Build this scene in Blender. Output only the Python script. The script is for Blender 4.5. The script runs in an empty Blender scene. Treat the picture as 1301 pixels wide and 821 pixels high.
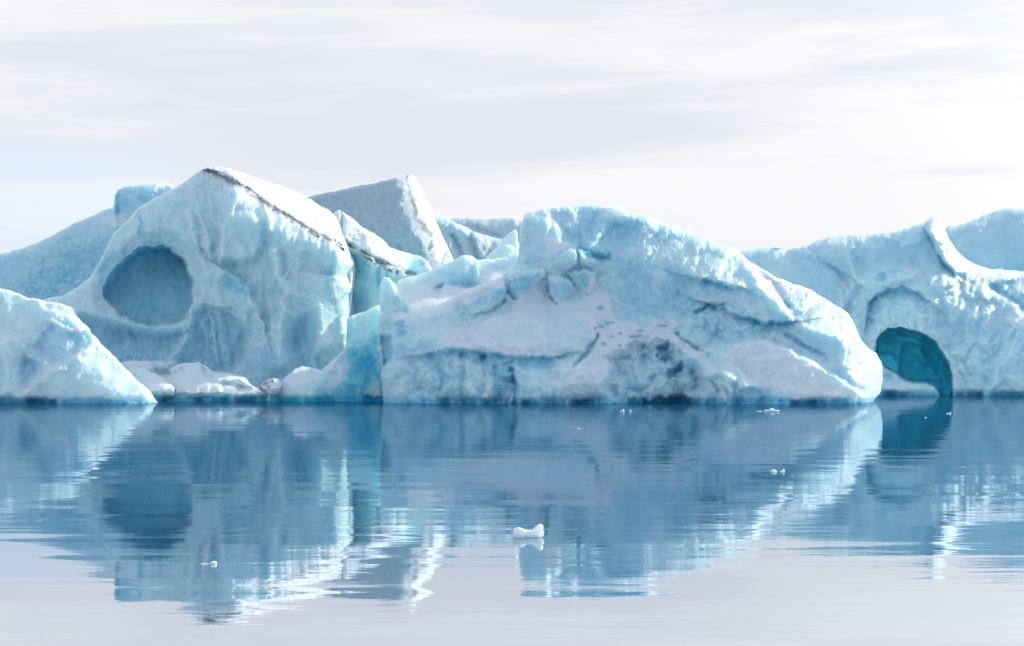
import bpy, math
import numpy as np

# ------------------------------------------------------------------ camera, sky, sun, exposure
sc = bpy.context.scene
R = math.radians
IW, IH = 1301.0, 821.0
LENS = 85.0
F = LENS / 36.0 * IW            # focal length in photo pixels
CAMH = 2.5                      # eye height above the water (standing in a small boat)
VH, UC = 455.0, 650.5           # horizon row, centre column

cam = bpy.data.cameras.new("camera"); camo = bpy.data.objects.new("camera", cam)
sc.collection.objects.link(camo); sc.camera = camo
cam.lens = LENS; cam.sensor_width = 36.0; cam.clip_start = 0.5; cam.clip_end = 20000
camo.location = (0, 0, CAMH); camo.rotation_euler = (R(90), 0, 0)
cam.shift_y = (VH - IH / 2) / IW

SUN_AZ, SUN_EL = 48.0, 25.5     # degrees right of the view axis, degrees up
sx, sy, sz = (math.sin(R(SUN_AZ)) * math.cos(R(SUN_EL)), math.cos(R(SUN_AZ)) * math.cos(R(SUN_EL)), math.sin(R(SUN_EL)))
sun = bpy.data.lights.new("sun", 'SUN'); suno = bpy.data.objects.new("sun", sun)
sc.collection.objects.link(suno)
sun.energy = 5.0; sun.angle = R(0.8); sun.color = (1.0, 0.95, 0.87)
from mathutils import Vector
suno.rotation_euler = Vector((sx, sy, sz)).to_track_quat('Z', 'Y').to_euler()

sc.view_settings.view_transform = 'Standard'; sc.view_settings.look = 'None'
sc.view_settings.gamma = 1.0; sc.view_settings.exposure = 0.0
sc.view_settings.use_curve_mapping = False
sc.cycles.max_bounces = 12; sc.cycles.diffuse_bounces = 5; sc.cycles.glossy_bounces = 4
sc.cycles.transmission_bounces = 4; sc.cycles.use_denoising = True
sc.cycles.sample_clamp_indirect = 6.0


class NT:
    """small helper round a node tree"""
    def __init__(self, tree): self.t = tree; self.n = tree.nodes; self.l = tree.links
    def new(self, typ, **kw):
        nd = self.n.new(typ)
        for k, v in kw.items(): setattr(nd, k, v)
        return nd
    def put(self, sock, val):
        if isinstance(val, bpy.types.NodeSocket): self.l.new(val, sock)
        elif val is not None: sock.default_value = val
    def math(self, op, a, b=None, c=None, clamp=False):
        nd = self.new('ShaderNodeMath', operation=op); nd.use_clamp = clamp
        for i, x in enumerate((a, b, c)):
            if x is not None: self.put(nd.inputs[i], x)
        return nd.outputs[0]
    def mix(self, fac, a, b):
        nd = self.new('ShaderNodeMix', data_type='RGBA')
        self.put(nd.inputs[0], fac); self.put(nd.inputs[6], a); self.put(nd.inputs[7], b)
        return nd.outputs[2]
    def rng(self, v, a, b, c=0.0, d=1.0, smooth=True):
        nd = self.new('ShaderNodeMapRange'); nd.clamp = True
        if smooth: nd.interpolation_type = 'SMOOTHSTEP'
        for i, x in enumerate((v, a, b, c, d)): self.put(nd.inputs[i], x)
        return nd.outputs[0]
    def noise(self, vec, scale, detail=4.0, rough=0.55, dist=0.0):
        nd = self.new('ShaderNodeTexNoise'); self.put(nd.inputs['Vector'], vec)
        nd.inputs['Scale'].default_value = scale; nd.inputs['Detail'].default_value = detail
        nd.inputs['Roughness'].default_value = rough; nd.inputs['Distortion'].default_value = dist
        return nd.outputs[0]
    def comb(self, x, y, z):
        nd = self.new('ShaderNodeCombineXYZ')
        for i, q in enumerate((x, y, z)): self.put(nd.inputs[i], q)
        return nd.outputs[0]


def make_world():
    w = bpy.data.worlds.new("World"); sc.world = w; w.use_nodes = True
    t = NT(w.node_tree); t.n.clear()
    out = t.new('ShaderNodeOutputWorld'); bg = t.new('ShaderNodeBackground')
    STR = 0.1
    bg.inputs[1].default_value = STR
    sky = t.new('ShaderNodeTexSky', sky_type='NISHITA')
    sky.sun_disc = False; sky.sun_elevation = R(SUN_EL); sky.sun_rotation = R(SUN_AZ)
    sky.altitude = 0; sky.air_density = 1.0; sky.dust_density = 1.5; sky.ozone_density = 1.2
    tc = t.new('ShaderNodeTexCoord'); d = tc.outputs['Generated']
    sp = t.new('ShaderNodeSeparateXYZ'); t.put(sp.inputs[0], d)
    el = t.math('ARCSINE', sp.outputs[2]); az = t.math('ARCTAN2', sp.outputs[0], sp.outputs[1])
    # thin stratus seen almost edge-on: long bands, a finer layer of streaks
    tilt = t.math('ADD', el, t.math('MULTIPLY', az, -0.035))
    v1 = t.comb(t.math('MULTIPLY', az, 3.2), t.math('MULTIPLY', tilt, 26.0), 3.7)
    v2 = t.comb(t.math('MULTIPLY', az, 9.0), t.math('MULTIPLY', tilt, 85.0), 1.2)
    n1 = t.noise(v1, 1.0, 5.0, 0.55, 0.4); n2 = t.noise(v2, 1.0, 4.0, 0.6, 0.3)
    dens = t.math('ADD', t.math('MULTIPLY', n1, 0.75), t.math('MULTIPLY', n2, 0.25))
    k = 1.0 / STR
    lightc = (0.93 * k, 0.937 * k, 0.96 * k, 1); greyc = (0.79 * k, 0.81 * k, 0.88 * k, 1)
    # greyer sheet higher up, whiter low down
    bias = t.rng(el, R(2.0), R(7.5), 0.055, -0.035)
    f = t.rng(t.math('ADD', dens, bias), 0.40, 0.54)
    cloud = t.mix(f, greyc, lightc)
    # brighter towards the veiled sun
    dt = t.new('ShaderNodeVectorMath', operation='DOT_PRODUCT'); t.put(dt.inputs[0], d); dt.inputs[1].default_value = (sx, sy, sz)
    glow = t.rng(dt.outputs['Value'], 0.70, 1.0, 0.0, 1.0)
    gl = t.new('ShaderNodeMix', data_type='RGBA'); gl.blend_type = 'ADD'
    t.put(gl.inputs[0], t.math('MULTIPLY', glow, 0.8)); t.put(gl.inputs[6], cloud); gl.inputs[7].default_value = (1.0 * k, 0.985 * k, 0.96 * k, 1)
    # opening in the cloud low on the left, and thinner cloud behind the camera
    left = t.rng(az, R(-4.5), R(-11.0)); low = t.rng(t.math('ADD', el, t.math('MULTIPLY', t.math('SUBTRACT', n1, 0.5), 0.07)), R(5.4), R(3.4))
    gap = t.math('MULTIPLY', left, low)
    gap = t.math('MULTIPLY', gap, t.rng(n2, 0.30, 0.62, 1.0, 0.55))
    back = t.rng(sp.outputs[1], 0.75, -0.35, 0.0, 0.88)
    thin = t.math('MAXIMUM', t.math('MULTIPLY', gap, 1.0), back)
    blue = t.new('ShaderNodeMix', data_type='RGBA'); blue.blend_type = 'ADD'; blue.inputs[0].default_value = 1.0
    hs = t.new('ShaderNodeMix', data_type='RGBA'); hs.inputs[0].default_value = 0.6
    t.put(hs.inputs[6], sky.outputs[0]); hs.inputs[7].default_value = (0.64 * k, 0.765 * k, 0.98 * k, 1)
    t.put(blue.inputs[6], hs.outputs[2])
    # seen low and far the open sky is paler than overhead
    pale = t.rng(sp.outputs[1], 0.3, 0.95)
    t.put(blue.inputs[7], t.mix(pale, (0.0, 0.0, 0.0, 1), (0.17 * k, 0.20 * k, 0.25 * k, 1)))
    t.put(bg.inputs[0], t.mix(thin, gl.outputs[2], blue.outputs[2]))
    t.l.new(bg.outputs[0], out.inputs[0])
make_world()

# ------------------------------------------------------------------ noise in numpy
_rng = np.random.RandomState(7)
_P = _rng.permutation(256).astype(np.int64); _P = np.concatenate([_P, _P, _P])
_G = _rng.normal(size=(256, 3)); _G /= np.linalg.norm(_G, axis=1)[:, None]

def perlin(x, y, z):
    z = np.zeros_like(x) + z
    xi, yi, zi = np.floor(x).astype(int), np.floor(y).astype(int), np.floor(z).astype(int)
    xf, yf, zf = x - xi, y - yi, z - zi
    fu, fv, fw = (q * q * q * (q * (q * 6 - 15) + 10) for q in (xf, yf, zf))
    out = 0
    for i in (0, 1):
        for j in (0, 1):
            for k in (0, 1):
                h = _P[_P[_P[(xi + i) & 255] + ((yi + j) & 255)] + ((zi + k) & 255)]
                g = _G[h]
                d = g[..., 0] * (xf - i) + g[..., 1] * (yf - j) + g[..., 2] * (zf - k)
                out = out + d * (fu if i else 1 - fu) * (fv if j else 1 - fv) * (fw if k else 1 - fw)
    return out * 1.5

def fbm(x, y, z, octv=4, gain=0.5, ridged=False):
    a, s, f = 1.0, 0.0, 1.0
    for o in range(octv):
        n = perlin(x * f, y * f, z + 13.7 * o)
        if ridged: n = 1.0 - 2.0 * np.abs(n) * 1.3
        s = s + a * n; a *= gain; f *= 2.03
    return s

def worley(x, y, seed):
    """F1, F2 and a continuous faceted field (lower envelope of tilted bowls, sharp creases between them)"""
    xi, yi = np.floor(x).astype(int), np.floor(y).astype(int)
    f1 = np.full(x.shape, 9.0); f2 = np.full(x.shape, 9.0); pl = np.full(x.shape, 9.0)
    for i in (-1, 0, 1):
        for j in (-1, 0, 1):
            h = _P[_P[(xi + i + seed * 17) & 255] + ((yi + j + seed * 5) & 255)]
            g = _G[h]; cx = xi + i + 0.5 + 0.45 * g[..., 0]; cy = yi + j + 0.5 + 0.45 * g[..., 1]
            dx, dy = x - cx, y - cy; d = dx * dx + dy * dy
            near = d < f1
            f2 = np.where(near, f1, np.minimum(f2, d)); f1 = np.where(near, d, f1)
            g2 = _G[(h * 7 + 31) & 255]
            pl = np.minimum(pl, 0.75 * d + 0.75 * (dx * g2[..., 0] + dy * g2[..., 1]) + 0.35 * g2[..., 2])
    return np.sqrt(f1), np.sqrt(f2), pl

def ss(x, a, b):
    t = np.clip((x - a) / (b - a), 0, 1); return t * t * (3 - 2 * t)

def line_dist(U, V, pts, closed=False):
    """distance to a polyline and the sign of the side it lies on"""
    best = np.full(U.shape, 1e9); side = np.ones(U.shape)
    P = list(pts) + ([pts[0]] if closed else [])
    for (ax, ay), (bx, by) in zip(P[:-1], P[1:]):
        dx, dy = bx - ax, by - ay; L = dx * dx + dy * dy + 1e-9
        t = np.clip(((U - ax) * dx + (V - ay) * dy) / L, 0, 1)
        ex, ey = U - ax - t * dx, V - ay - t * dy
        d = ex * ex + ey * ey; m = d < best
        best = np.where(m, d, best); side = np.where(m, np.sign(dx * (V - ay) - dy * (U - ax)), side)
    return np.sqrt(best), side

def poly_sd(U, V, pts):
    """signed distance to a polygon, negative inside"""
    d, _ = line_dist(U, V, pts, True)
    ins = np.zeros(U.shape, bool); n = len(pts)
    for i in range(n):
        (x1, y1), (x2, y2) = pts[i], pts[(i + 1) % n]
        if y1 == y2: continue
        ins ^= ((y1 > V) != (y2 > V)) & (U < (x2 - x1) * (V - y1) / (y2 - y1) + x1)
    return np.where(ins, -d, d)

def wob(U, V, amp, scale, seed):
    """wobbled copies of U and V, so drawn outlines come out ragged"""
    return (U + amp * fbm(U / scale, V / scale, seed, 3), V + amp * fbm(U / scale, V / scale, seed + 40, 3))

# ------------------------------------------------------------------ materials
def bump_chain(t, hs):
    """sum of (height, amplitude) pairs in metres, as one bump"""
    tot = None
    for h, a in hs:
        x = t.math('MULTIPLY', h, a); tot = x if tot is None else t.math('ADD', tot, x)
    b = t.new('ShaderNodeBump'); b.inputs['Strength'].default_value = 1.0; b.inputs['Distance'].default_value = 1.0
    t.put(b.inputs['Height'], tot)
    return b.outputs[0]

def ice_material(name, veins=0.4, depth=0.85, aniso=0.45, white=(0.77, 0.895, 0.935), blue=(0.14, 0.57, 0.70), bump=1.0, sss=0.78):
    m = bpy.data.materials.new(name); m.use_nodes = True
    t = NT(m.node_tree); t.n.clear()
    out = t.new('ShaderNodeOutputMaterial'); p = t.new('ShaderNodeBsdfPrincipled')
    at = t.new('ShaderNodeAttribute', attribute_name='ice'); sp = t.new('ShaderNodeSeparateColor'); t.put(sp.inputs[0], at.outputs['Color'])
    snow, blu, dirt = sp.outputs[0], sp.outputs[1], sp.outputs[2]
    tc = t.new('ShaderNodeTexCoord'); o = tc.outputs['Object']
    big = t.noise(o, 0.35, 5, 0.6); med = t.noise(o, 1.6, 6, 0.62, 0.5); fine = t.noise(o, 9.0, 4, 0.6)
    # patches of clearer, bluer ice and of white bubbly ice
    b = t.math('ADD', blu, t.math('MULTIPLY', t.math('SUBTRACT', big, 0.5), 0.45))
    b = t.math('ADD', b, t.math('MULTIPLY', t.math('SUBTRACT', med, 0.5), 0.3), clamp=True)
    col = t.mix(b, (*white, 1), (*blue, 1))
    # pale healed cracks
    vo = t.new('ShaderNodeTexVoronoi', feature='DISTANCE_TO_EDGE'); vo.inputs['Scale'].default_value = 0.42
    wv = t.new('ShaderNodeVectorMath', operation='MULTIPLY_ADD')
    nv = t.new('ShaderNodeTexNoise'); nv.inputs['Scale'].default_value = 0.8; nv.inputs['Detail'].default_value = 3; t.put(nv.inputs['Vector'], o)
    t.put(wv.inputs[0], nv.outputs['Color']); wv.inputs[1].default_value = (1.6, 1.6, 1.6); t.put(wv.inputs[2], o)
    t.put(vo.inputs['Vector'], wv.outputs[0])
    vein = t.math('MULTIPLY', t.rng(vo.outputs['Distance'], 0.0, 0.035, 1.0, 0.0), t.rng(med, 0.5, 0.66, 0.0, veins))
    col = t.mix(vein, col, (0.80, 0.87, 0.90, 1))
    sn = t.math('ADD', snow, t.math('MULTIPLY', t.math('SUBTRACT', med, 0.5), 0.5)); sn = t.rng(sn, 0.25, 0.75)
    col = t.mix(sn, col, (0.775, 0.87, 0.955, 1))
    dn = t.math('MULTIPLY', dirt, t.rng(fine, 0.3, 0.6, 0.35, 1.0))
    col = t.mix(dn, col, (0.075, 0.062, 0.05, 1))
    t.put(p.inputs['Base Color'], col)
    w = t.math('MULTIPLY', t.math('SUBTRACT', 1.0, t.math('MULTIPLY', sn, 0.55)), t.math('SUBTRACT', 1.0, dirt, clamp=True))
    t.put(p.inputs['Subsurface Weight'], t.math('MULTIPLY', w, sss))
    p.inputs['Subsurface Radius'].default_value = (0.85, 1.4, 1.65); p.inputs['Subsurface Scale'].default_value = depth; p.inputs['Subsurface Anisotropy'].default_value = aniso
    p.inputs['IOR'].default_value = 1.31
    t.put(p.inputs['Roughness'], t.math('ADD', 0.28, t.math('MULTIPLY', sn, 0.4)))
    p.inputs['Specular IOR Level'].default_value = 0.35
    rough2 = t.noise(o, 28.0, 3, 0.6)
    t.put(p.inputs['Normal'], bump_chain(t, [(med, 0.075 * bump), (fine, 0.060 * bump), (rough2, 0.020 * bump)]))
    t.l.new(p.outputs[0], out.inputs[0])
    return m

def water_material():
    m = bpy.data.materials.new('lagoon_water'); m.use_nodes = True
    t = NT(m.node_tree); t.n.clear()
    out = t.new('ShaderNodeOutputMaterial')
    tc = t.new('ShaderNodeTexCoord'); o = tc.outputs['Object']
    def sc_(sx_, sy_, sz_=1.0):
        mp = t.new('ShaderNodeMapping'); t.put(mp.inputs['Vector'], o); mp.inputs['Scale'].default_value = (sx_, sy_, sz_); return mp.outputs[0]
    n1 = t.noise(sc_(0.10, 0.38), 1.0, 1.5, 0.45, 0.5)
    n2 = t.noise(sc_(0.7, 2.2), 1.0, 3.0, 0.55, 0.4)
    n3 = t.noise(sc_(0.045, 0.10), 1.0, 2.0, 0.5)
    calm = t.rng(n3, 0.38, 0.62, 0.35, 1.0)
    hgt = t.math('ADD', t.math('MULTIPLY', n1, 0.0115), t.math('MULTIPLY', t.math('MULTIPLY', n2, calm), 0.0023))
    b = t.new('ShaderNodeBump'); b.inputs['Strength'].default_value = 1.0; b.inputs['Distance'].default_value = 1.0
    t.put(b.inputs['Height'], hgt)
    g = t.new('ShaderNodeBsdfGlossy'); g.inputs['Roughness'].default_value = 0.015; g.inputs['Color'].default_value = (0.88, 0.91, 0.94, 1)
    t.put(g.inputs['Normal'], b.outputs[0])
    df = t.new('ShaderNodeBsdfDiffuse'); df.inputs['Color'].default_value = (0.012, 0.085, 0.15, 1)
    fr = t.new('ShaderNodeFresnel'); fr.inputs['IOR'].default_value = 1.33; t.put(fr.inputs['Normal'], b.outputs[0])
    t.put(g.inputs['Color'], t.mix(t.rng(fr.outputs[0], 0.5, 0.8), (0.88, 0.905, 0.94, 1), (0.74, 0.87, 0.96, 1)))
    ms = t.new('ShaderNodeMixShader'); t.put(ms.inputs[0], t.rng(fr.outputs[0], 0.50, 0.80, 0.88, 0.60, False)); t.l.new(df.outputs[0], ms.inputs[1]); t.l.new(g.outputs[0], ms.inputs[2])
    t.l.new(ms.outputs[0], out.inputs[0])
    return m

ICE = ice_material('glacier_ice')
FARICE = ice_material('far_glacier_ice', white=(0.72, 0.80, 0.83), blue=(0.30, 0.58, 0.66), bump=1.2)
CRUST = ice_material('ice_crust', sss=0.08)
DUSTY = ice_material('dusty_ice', white=(0.56, 0.66, 0.715), blue=(0.34, 0.53, 0.62), bump=1.8, sss=0.5)
CAVEICE = ice_material('clear_blue_ice', veins=0.0, white=(0.20, 0.72, 0.82), blue=(0.02, 0.58, 0.74), bump=0.8, sss=0.05)  # bare cave ice, its teal brightened to paint in light glowing through
GLASSY = ice_material('glassy_ice', veins=0.2, depth=1.35, aniso=0.65, white=(0.74, 0.94, 0.97), blue=(0.08, 0.66, 0.80), sss=0.95)  # brighter cyan than the other ice, tinted in for its backlit glow
WATER = water_material()

# ------------------------------------------------------------------ building solids of ice
def link(name, verts, faces, attr, mat, parent=None):
    me = bpy.data.meshes.new(name)
    faces = np.asarray(faces, dtype=np.int32)
    me.vertices.add(len(verts)); me.vertices.foreach_set('co', np.asarray(verts, np.float32).ravel())
    nf = len(faces); me.loops.add(nf * 4); me.polygons.add(nf)
    me.loops.foreach_set('vertex_index', faces.ravel())
    me.polygons.foreach_set('loop_start', np.arange(0, nf * 4, 4, dtype=np.int32))
    me.polygons.foreach_set('use_smooth', np.ones(nf, bool))
    me.update(calc_edges=True); me.validate()
    if attr is not None:
        a = me.color_attributes.new('ice', 'FLOAT_COLOR', 'POINT')
        c = np.ones((len(verts), 4), np.float32); c[:, :3] = attr
        a.data.foreach_set('color', c.ravel())
    me.materials.append(mat)
    ob = bpy.data.objects.new(name, me); sc.collection.objects.link(ob)
    if parent is not None: ob.parent = parent
    return ob

def tag(o, label, cat, group=None):
    o['label'] = label; o['category'] = cat
    if group: o['group'] = group
    return o

def to_world(U, V, Y):
    return np.stack([(U - UC) / F * Y, Y, CAMH + (VH - V) / F * Y], -1)

def ring_mesh(P, A):
    """P: columns x ring x 3 -> closed solid; the two ends are capped with strips"""
    nc, nr = P.shape[:2]
    idx = np.arange(nc * nr).reshape(nc, nr)
    a, b = idx[:-1], idx[1:]
    q = np.stack([a, b, np.roll(b, -1, 1), np.roll(a, -1, 1)], -1).reshape(-1, 4)
    caps = []
    for c, flip in ((0, False), (nc - 1, True)):
        i, j = 0, nr - 1
        while j - i > 1:
            f = [idx[c, i], idx[c, i + 1], idx[c, max(j - 1, i + 1)], idx[c, j]]
            if f[1] == f[2]: break
            caps.append(f[::-1] if flip else f); i += 1; j -= 1
    return P.reshape(-1, 3), np.concatenate([q, np.array(caps, dtype=int).reshape(-1, 4)]), A.reshape(-1, 3)

class Berg:
    def __init__(s, Y0, ctrl, feats=(), masks=(), seed=1, big=0.5, facet=0.35, cell=34.0, mid=0.22, fine=0.06, streak=0.0,
                 base_blue=0.35, base_snow=0.0, bk=0.7, fk=1.0):
        s.Y0 = Y0; s.feats = feats; s.masks = masks; s.seed = seed
        s.big, s.facet, s.cell, s.mid, s.fine, s.streak = big, facet, cell, mid, fine, streak
        s.base_blue, s.base_snow, s.bk, s.fk = base_blue, base_snow, bk, fk
        c = np.array(ctrl, float); s.cp = c[:, :2] / 100.0
        n = len(c); K = s.kern(np.linalg.norm(s.cp[:, None] - s.cp[None], axis=-1)) + 1e-4 * np.eye(n)
        A = np.zeros((n + 3, n + 3)); A[:n, :n] = K; A[:n, n] = 1; A[:n, n + 1:] = s.cp; A[n:, :n] = A[:n, n:].T
        s.w = np.linalg.solve(A, np.concatenate([c[:, 2], np.zeros(3)]))
    @staticmethod
    def kern(r): return -np.sqrt(r * r + 0.01)
    def base(s, U, V):
        x, y = U / 100.0, V / 100.0; n = len(s.cp)
        D = s.w[n] + s.w[n + 1] * x + s.w[n + 2] * y
        for i in range(n): D = D + s.w[i] * s.kern(np.hypot(x - s.cp[i, 0], y - s.cp[i, 1]))
        return D
    def depth(s, U, V, detail=1.0):
        D = s.base(U, V); k = s.seed * 9.31
        amp = np.ones(U.shape)
        for f in s.feats:
            typ = f[0]
            if typ == 'poly':                        # push a region in (+) or out (-) with an edge of width w
                _, pts, dep, w = f[:4]; tilt = f[4] if len(f) > 4 else (0, 0); ragged = f[5] if len(f) > 5 else 3.0
                u2, v2 = wob(U, V, ragged, 18.0, k + len(pts))
                m = ss(-poly_sd(u2, v2, pts), -w, w)
                cx = np.mean([p[0] for p in pts]); cy = np.mean([p[1] for p in pts])
                D = D + m * s.fk * (dep + tilt[0] * (U - cx) / 100 + tilt[1] * (V - cy) / 100)
            elif typ == 'bowl':                      # ellipsoidal hollow
                _, (cu, cv, ru, rv), dep = f
                r = np.hypot((U - cu) / ru, (V - cv) / rv)
                D = D + s.fk * dep * np.clip(1 - r * r, 0, 1) ** 0.8
            elif typ == 'line':                      # groove (+) or rib (-)
                _, pts, dep, w = f
                u2, v2 = wob(U, V, 3.0, 15.0, k + 3)
                d, _ = line_dist(u2, v2, pts); D = D + s.fk * dep * np.exp(-(d / w) ** 2)
            elif typ == 'step':                      # ledge: the right-hand side of the line sinks in and fades out over L pixels
                _, pts, dep, w, L = f
                u2, v2 = wob(U, V, 3.0, 15.0, k + 5)
                d, sd = line_dist(u2, v2, pts); sd = sd * d
                D = D + s.fk * dep * ss(sd, -w, w) * np.exp(-np.clip(sd, 0, None) / L)
            elif typ == 'calm':                      # a smooth region: less relief
                _, pts, k2, w = f
                amp = amp * (1 - (1 - k2) * ss(-poly_sd(U, V, pts), -w, w))
            elif typ == 'lumps':
                _, pts, dep, sc2, w = f
                m = ss(-poly_sd(U, V, pts), -w, w)
                a, c = U / sc2 + 0.5 * perlin(U / sc2, V / sc2, k), V / sc2 + 0.5 * perlin(U / sc2, V / sc2, k + 9)
                f1, f2, pl = worley(a, c, s.seed); h1, h2, _ = worley(a * 2.3 + 5, c * 2.3, s.seed + 1)
                D = D + m * dep * (f1 - 0.45 + 0.35 * (h1 - 0.45))
        if detail > 0:
            wu, wv = wob(U, V, 14.0, 60.0, k)
            D = D + amp * s.big * fbm(U / 85, V / 85, k, 3)
            f1, f2, pl = worley(wu / s.cell, wv / (s.cell * 1.15), s.seed)
            g1, g2, pl2 = worley(wu / (s.cell * 0.36), wv / (s.cell * 0.42), s.seed + 3)
            gate = 0.35 + 0.65 * ss(fbm(U / 70, V / 70, k + 21, 2), -0.25, 0.35)
            D = D - amp * 1.5 * s.facet * (pl - 0.2) * gate + amp * 0.42 * s.facet * (pl2 - 0.2) * gate
            D = D + amp * gate * 0.09 * s.facet * np.exp(-((f2 - f1) / 0.05) ** 2)
            D = D - amp * s.mid * 0.5 * (0.7 * fbm(wu / 32, wv / 32, k + 2, 2, 0.5, True) + 0.45 * fbm(wu / 13, wv / 13, k + 12, 3, 0.6))
            if s.streak: D = D + s.streak * amp * fbm(wu / 14, V / 90, k + 6, 4, 0.55)
            D = D + (0.4 + 0.6 * amp) * 1.4 * s.fine * fbm(U / 7, V / 7, k + 4, 3, 0.6)
        return D
    def paint(s, U, V, P):
        k = s.seed * 5.77
        snow = np.full(U.shape, s.base_snow); blue = np.full(U.shape, s.base_blue); dirt = np.zeros(U.shape)
        # fresh snow lies where the large form faces up
        b = s.base(U, V); gy = -(s.base(U, V + 1) - s.base(U, V - 1)) / (2 * s.Y0 / F)
        up = np.abs(gy) / np.sqrt(1 + gy * gy) * (gy > 0)
        snow = snow + 0.6 * ss(up + 0.10 * fbm(U / 30, V / 30, k, 4, 0.6), 0.80, 0.97)
        for m in s.masks:
            ch, typ, pts, w, val = m[:5]; ragged = m[5] if len(m) > 5 else 5.0
            u2, v2 = wob(U, V, ragged, 16.0, k + 1)
            if typ == 'poly': q = ss(-poly_sd(u2, v2, pts), -w, w)
            else:
                d, _ = line_dist(u2, v2, pts)
                q = np.exp(-(d / w) ** 2) * (0.25 + 0.75 * ss(fbm(U / 6, V / 6, k + 3, 3) + 0.5 * fbm(U / 22, V / 22, k + 8, 2), -0.45, 0.2))
            if typ == 'drip':                        # melt water streaking the dirt down the face
                d, sd = line_dist(U, V, pts); below = (sd > 0) | (d < 1)
                q = below * np.exp(-d / w) * ss(fbm(U / 4.0, V / 60.0, k + 31, 3), -0.1, 0.6)
            if ch == 'snow': snow = snow * (1 - q) + val * q
            elif ch == 'blue': blue = blue * (1 - q) + (s.base_blue + (val - s.base_blue) * s.bk) * q
            else: dirt = np.maximum(dirt, val * q)
        wet = ss(P[..., 2] + 0.15 * fbm(U / 25, V / 12, k + 9, 3), 0.42, 0.05)              # washed clean along the water line
        snow = snow * (1 - wet); blue = blue + (1.0 - blue) * wet * 0.8
        return np.clip(np.stack([snow, blue, dirt], -1), 0, 1)

    def solid(s, name, top, thick, mat=None, left=None, right=None, du=1.0, dv=1.1, rnd=(14.0, 1.6), jag=1.5, notch=0.9, lean_back=1.35, side=(13.0, 2.6)):
        """the whole body: a sculpted front, a crest that rounds over, a rough back that runs down under the water, closed below"""
        top = np.array(top, float); k = s.seed * 3.3
        u = np.arange(top[0, 0], top[-1, 0] + 0.01, du)
        T = np.interp(u, top[:, 0], top[:, 1]) + jag * fbm(u / 11, np.zeros_like(u), k, 4, 0.6) + 1.2 * jag * fbm(u / 45, np.zeros_like(u), k + 5, 2)
        foot = s.base(u, np.full_like(u, VH + CAMH * F / s.Y0))
        B = VH + (CAMH + 0.45) * F / (s.Y0 + foot)
        T = np.minimum(T, B - 4)
        nt = int((B.max() - T.min()) / dv)
        V = np.repeat(np.linspace(B.max(), T.min(), nt)[None], len(u), 0)
        V = np.minimum(np.maximum(V, T[:, None]), B[:, None])
        U = np.repeat(u[:, None], nt, 1)
        eR = (u[-1] - U); eL = (U - u[0])
        if right is not None:
            r = np.array(right, float); u0 = u[-1] - r[0, 2] if r.shape[1] > 2 else u[-1] - 45
            Rb = np.interp(V, r[:, 1], r[:, 0]) + 1.5 * fbm(V / 13, V * 0, k + 23, 4, 0.6); q = np.clip((U - u0) / (u[-1] - u0), 0, 1); U = np.where(U > u0, u0 + q * (Rb - u0), U)
        if left is not None:
            l = np.array(left, float); u0 = u[0] + 30
            Lb = np.interp(V, l[:, 1], l[:, 0]) + 2.2 * fbm(V / 15, V * 0, k + 27, 4, 0.6); q = np.clip((u0 - U) / (u0 - u[0]), 0, 1); U = np.where(U < u0, u0 - q * (u0 - Lb), U)
        D = s.depth(U, V)
        e = V - T[:, None]; rp, rd = rnd
        rr = rp * (0.55 + 0.7 * ss(fbm(U / 30, V / 200, k + 7, 2), -0.4, 0.5))
        x = np.clip(1 - e / rr, 0, 1); D = D + rd * (1 - np.sqrt(1 - x * x * 0.985))
        for ed, on in ((eR, right is not None), (eL, left is not None)):
            if on:
                x = np.clip(1 - ed / side[0], 0, 1); D = D + side[1] * (1 - np.sqrt(1 - x * x * 0.985))
        Y = s.Y0 + D
        Zest = CAMH + (VH - V) / F * Y
        if notch: Y = Y + notch * ss(Zest, 0.55, 0.1) * (0.6 + 0.8 * fbm(U / 40, V * 0, k + 11, 2))
        if notch:                                     # pockets melted in along the water line, and a lip above them
            pk = ss(fbm(U / 42 + 3.1, V * 0, k + 15, 3, 0.55), -0.1, 0.5)
            Y = Y + 1.1 * pk * ss(Zest + 0.05 * fbm(U / 6, V / 6, k + 29, 2), 0.40 + 0.16 * fbm(U / 18, V * 0, k + 19, 3), 0.06)
        P = to_world(U, V, Y)
        A = s.paint(U, V, P)
        # back
        nb = 26; sb = np.linspace(0, 1, nb + 1)[1:]
        C = P[:, -1]; th = np.interp(u, np.array(thick)[:, 0], np.array(thick)[:, 1])
        bk = np.repeat(C[:, None], nb, 1)
        rough = fbm(np.repeat(u[:, None], nb, 1) / 40, sb[None] * 4 + 0 * u[:, None], k + 17, 4, 0.55)
        fade = np.minimum(sb * 5, 1)[None]
        bk[..., 1] += th[:, None] * sb[None] + 0.9 * rough * fade * np.minimum(th / 6, 1)[:, None]
        bk[..., 2] = -0.45 + (C[:, 2] + 0.45)[:, None] * (1 - sb[None] ** lean_back) + 0.5 * rough * fade * (1 - sb[None])
        for i in range(len(u)):                       # the back follows the outline of the front at each height
            bk[i, :, 0] = np.interp(bk[i, :, 2], P[i, :, 2], P[i, :, 0])
        Ab = np.zeros((len(u), nb, 3)); Ab[..., 0] = 0.1; Ab[..., 1] = 0.2
        ob = link(name, *ring_mesh(np.concatenate([P, bk], 1), np.concatenate([A, Ab], 1)), mat or ICE)
        return ob

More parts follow.
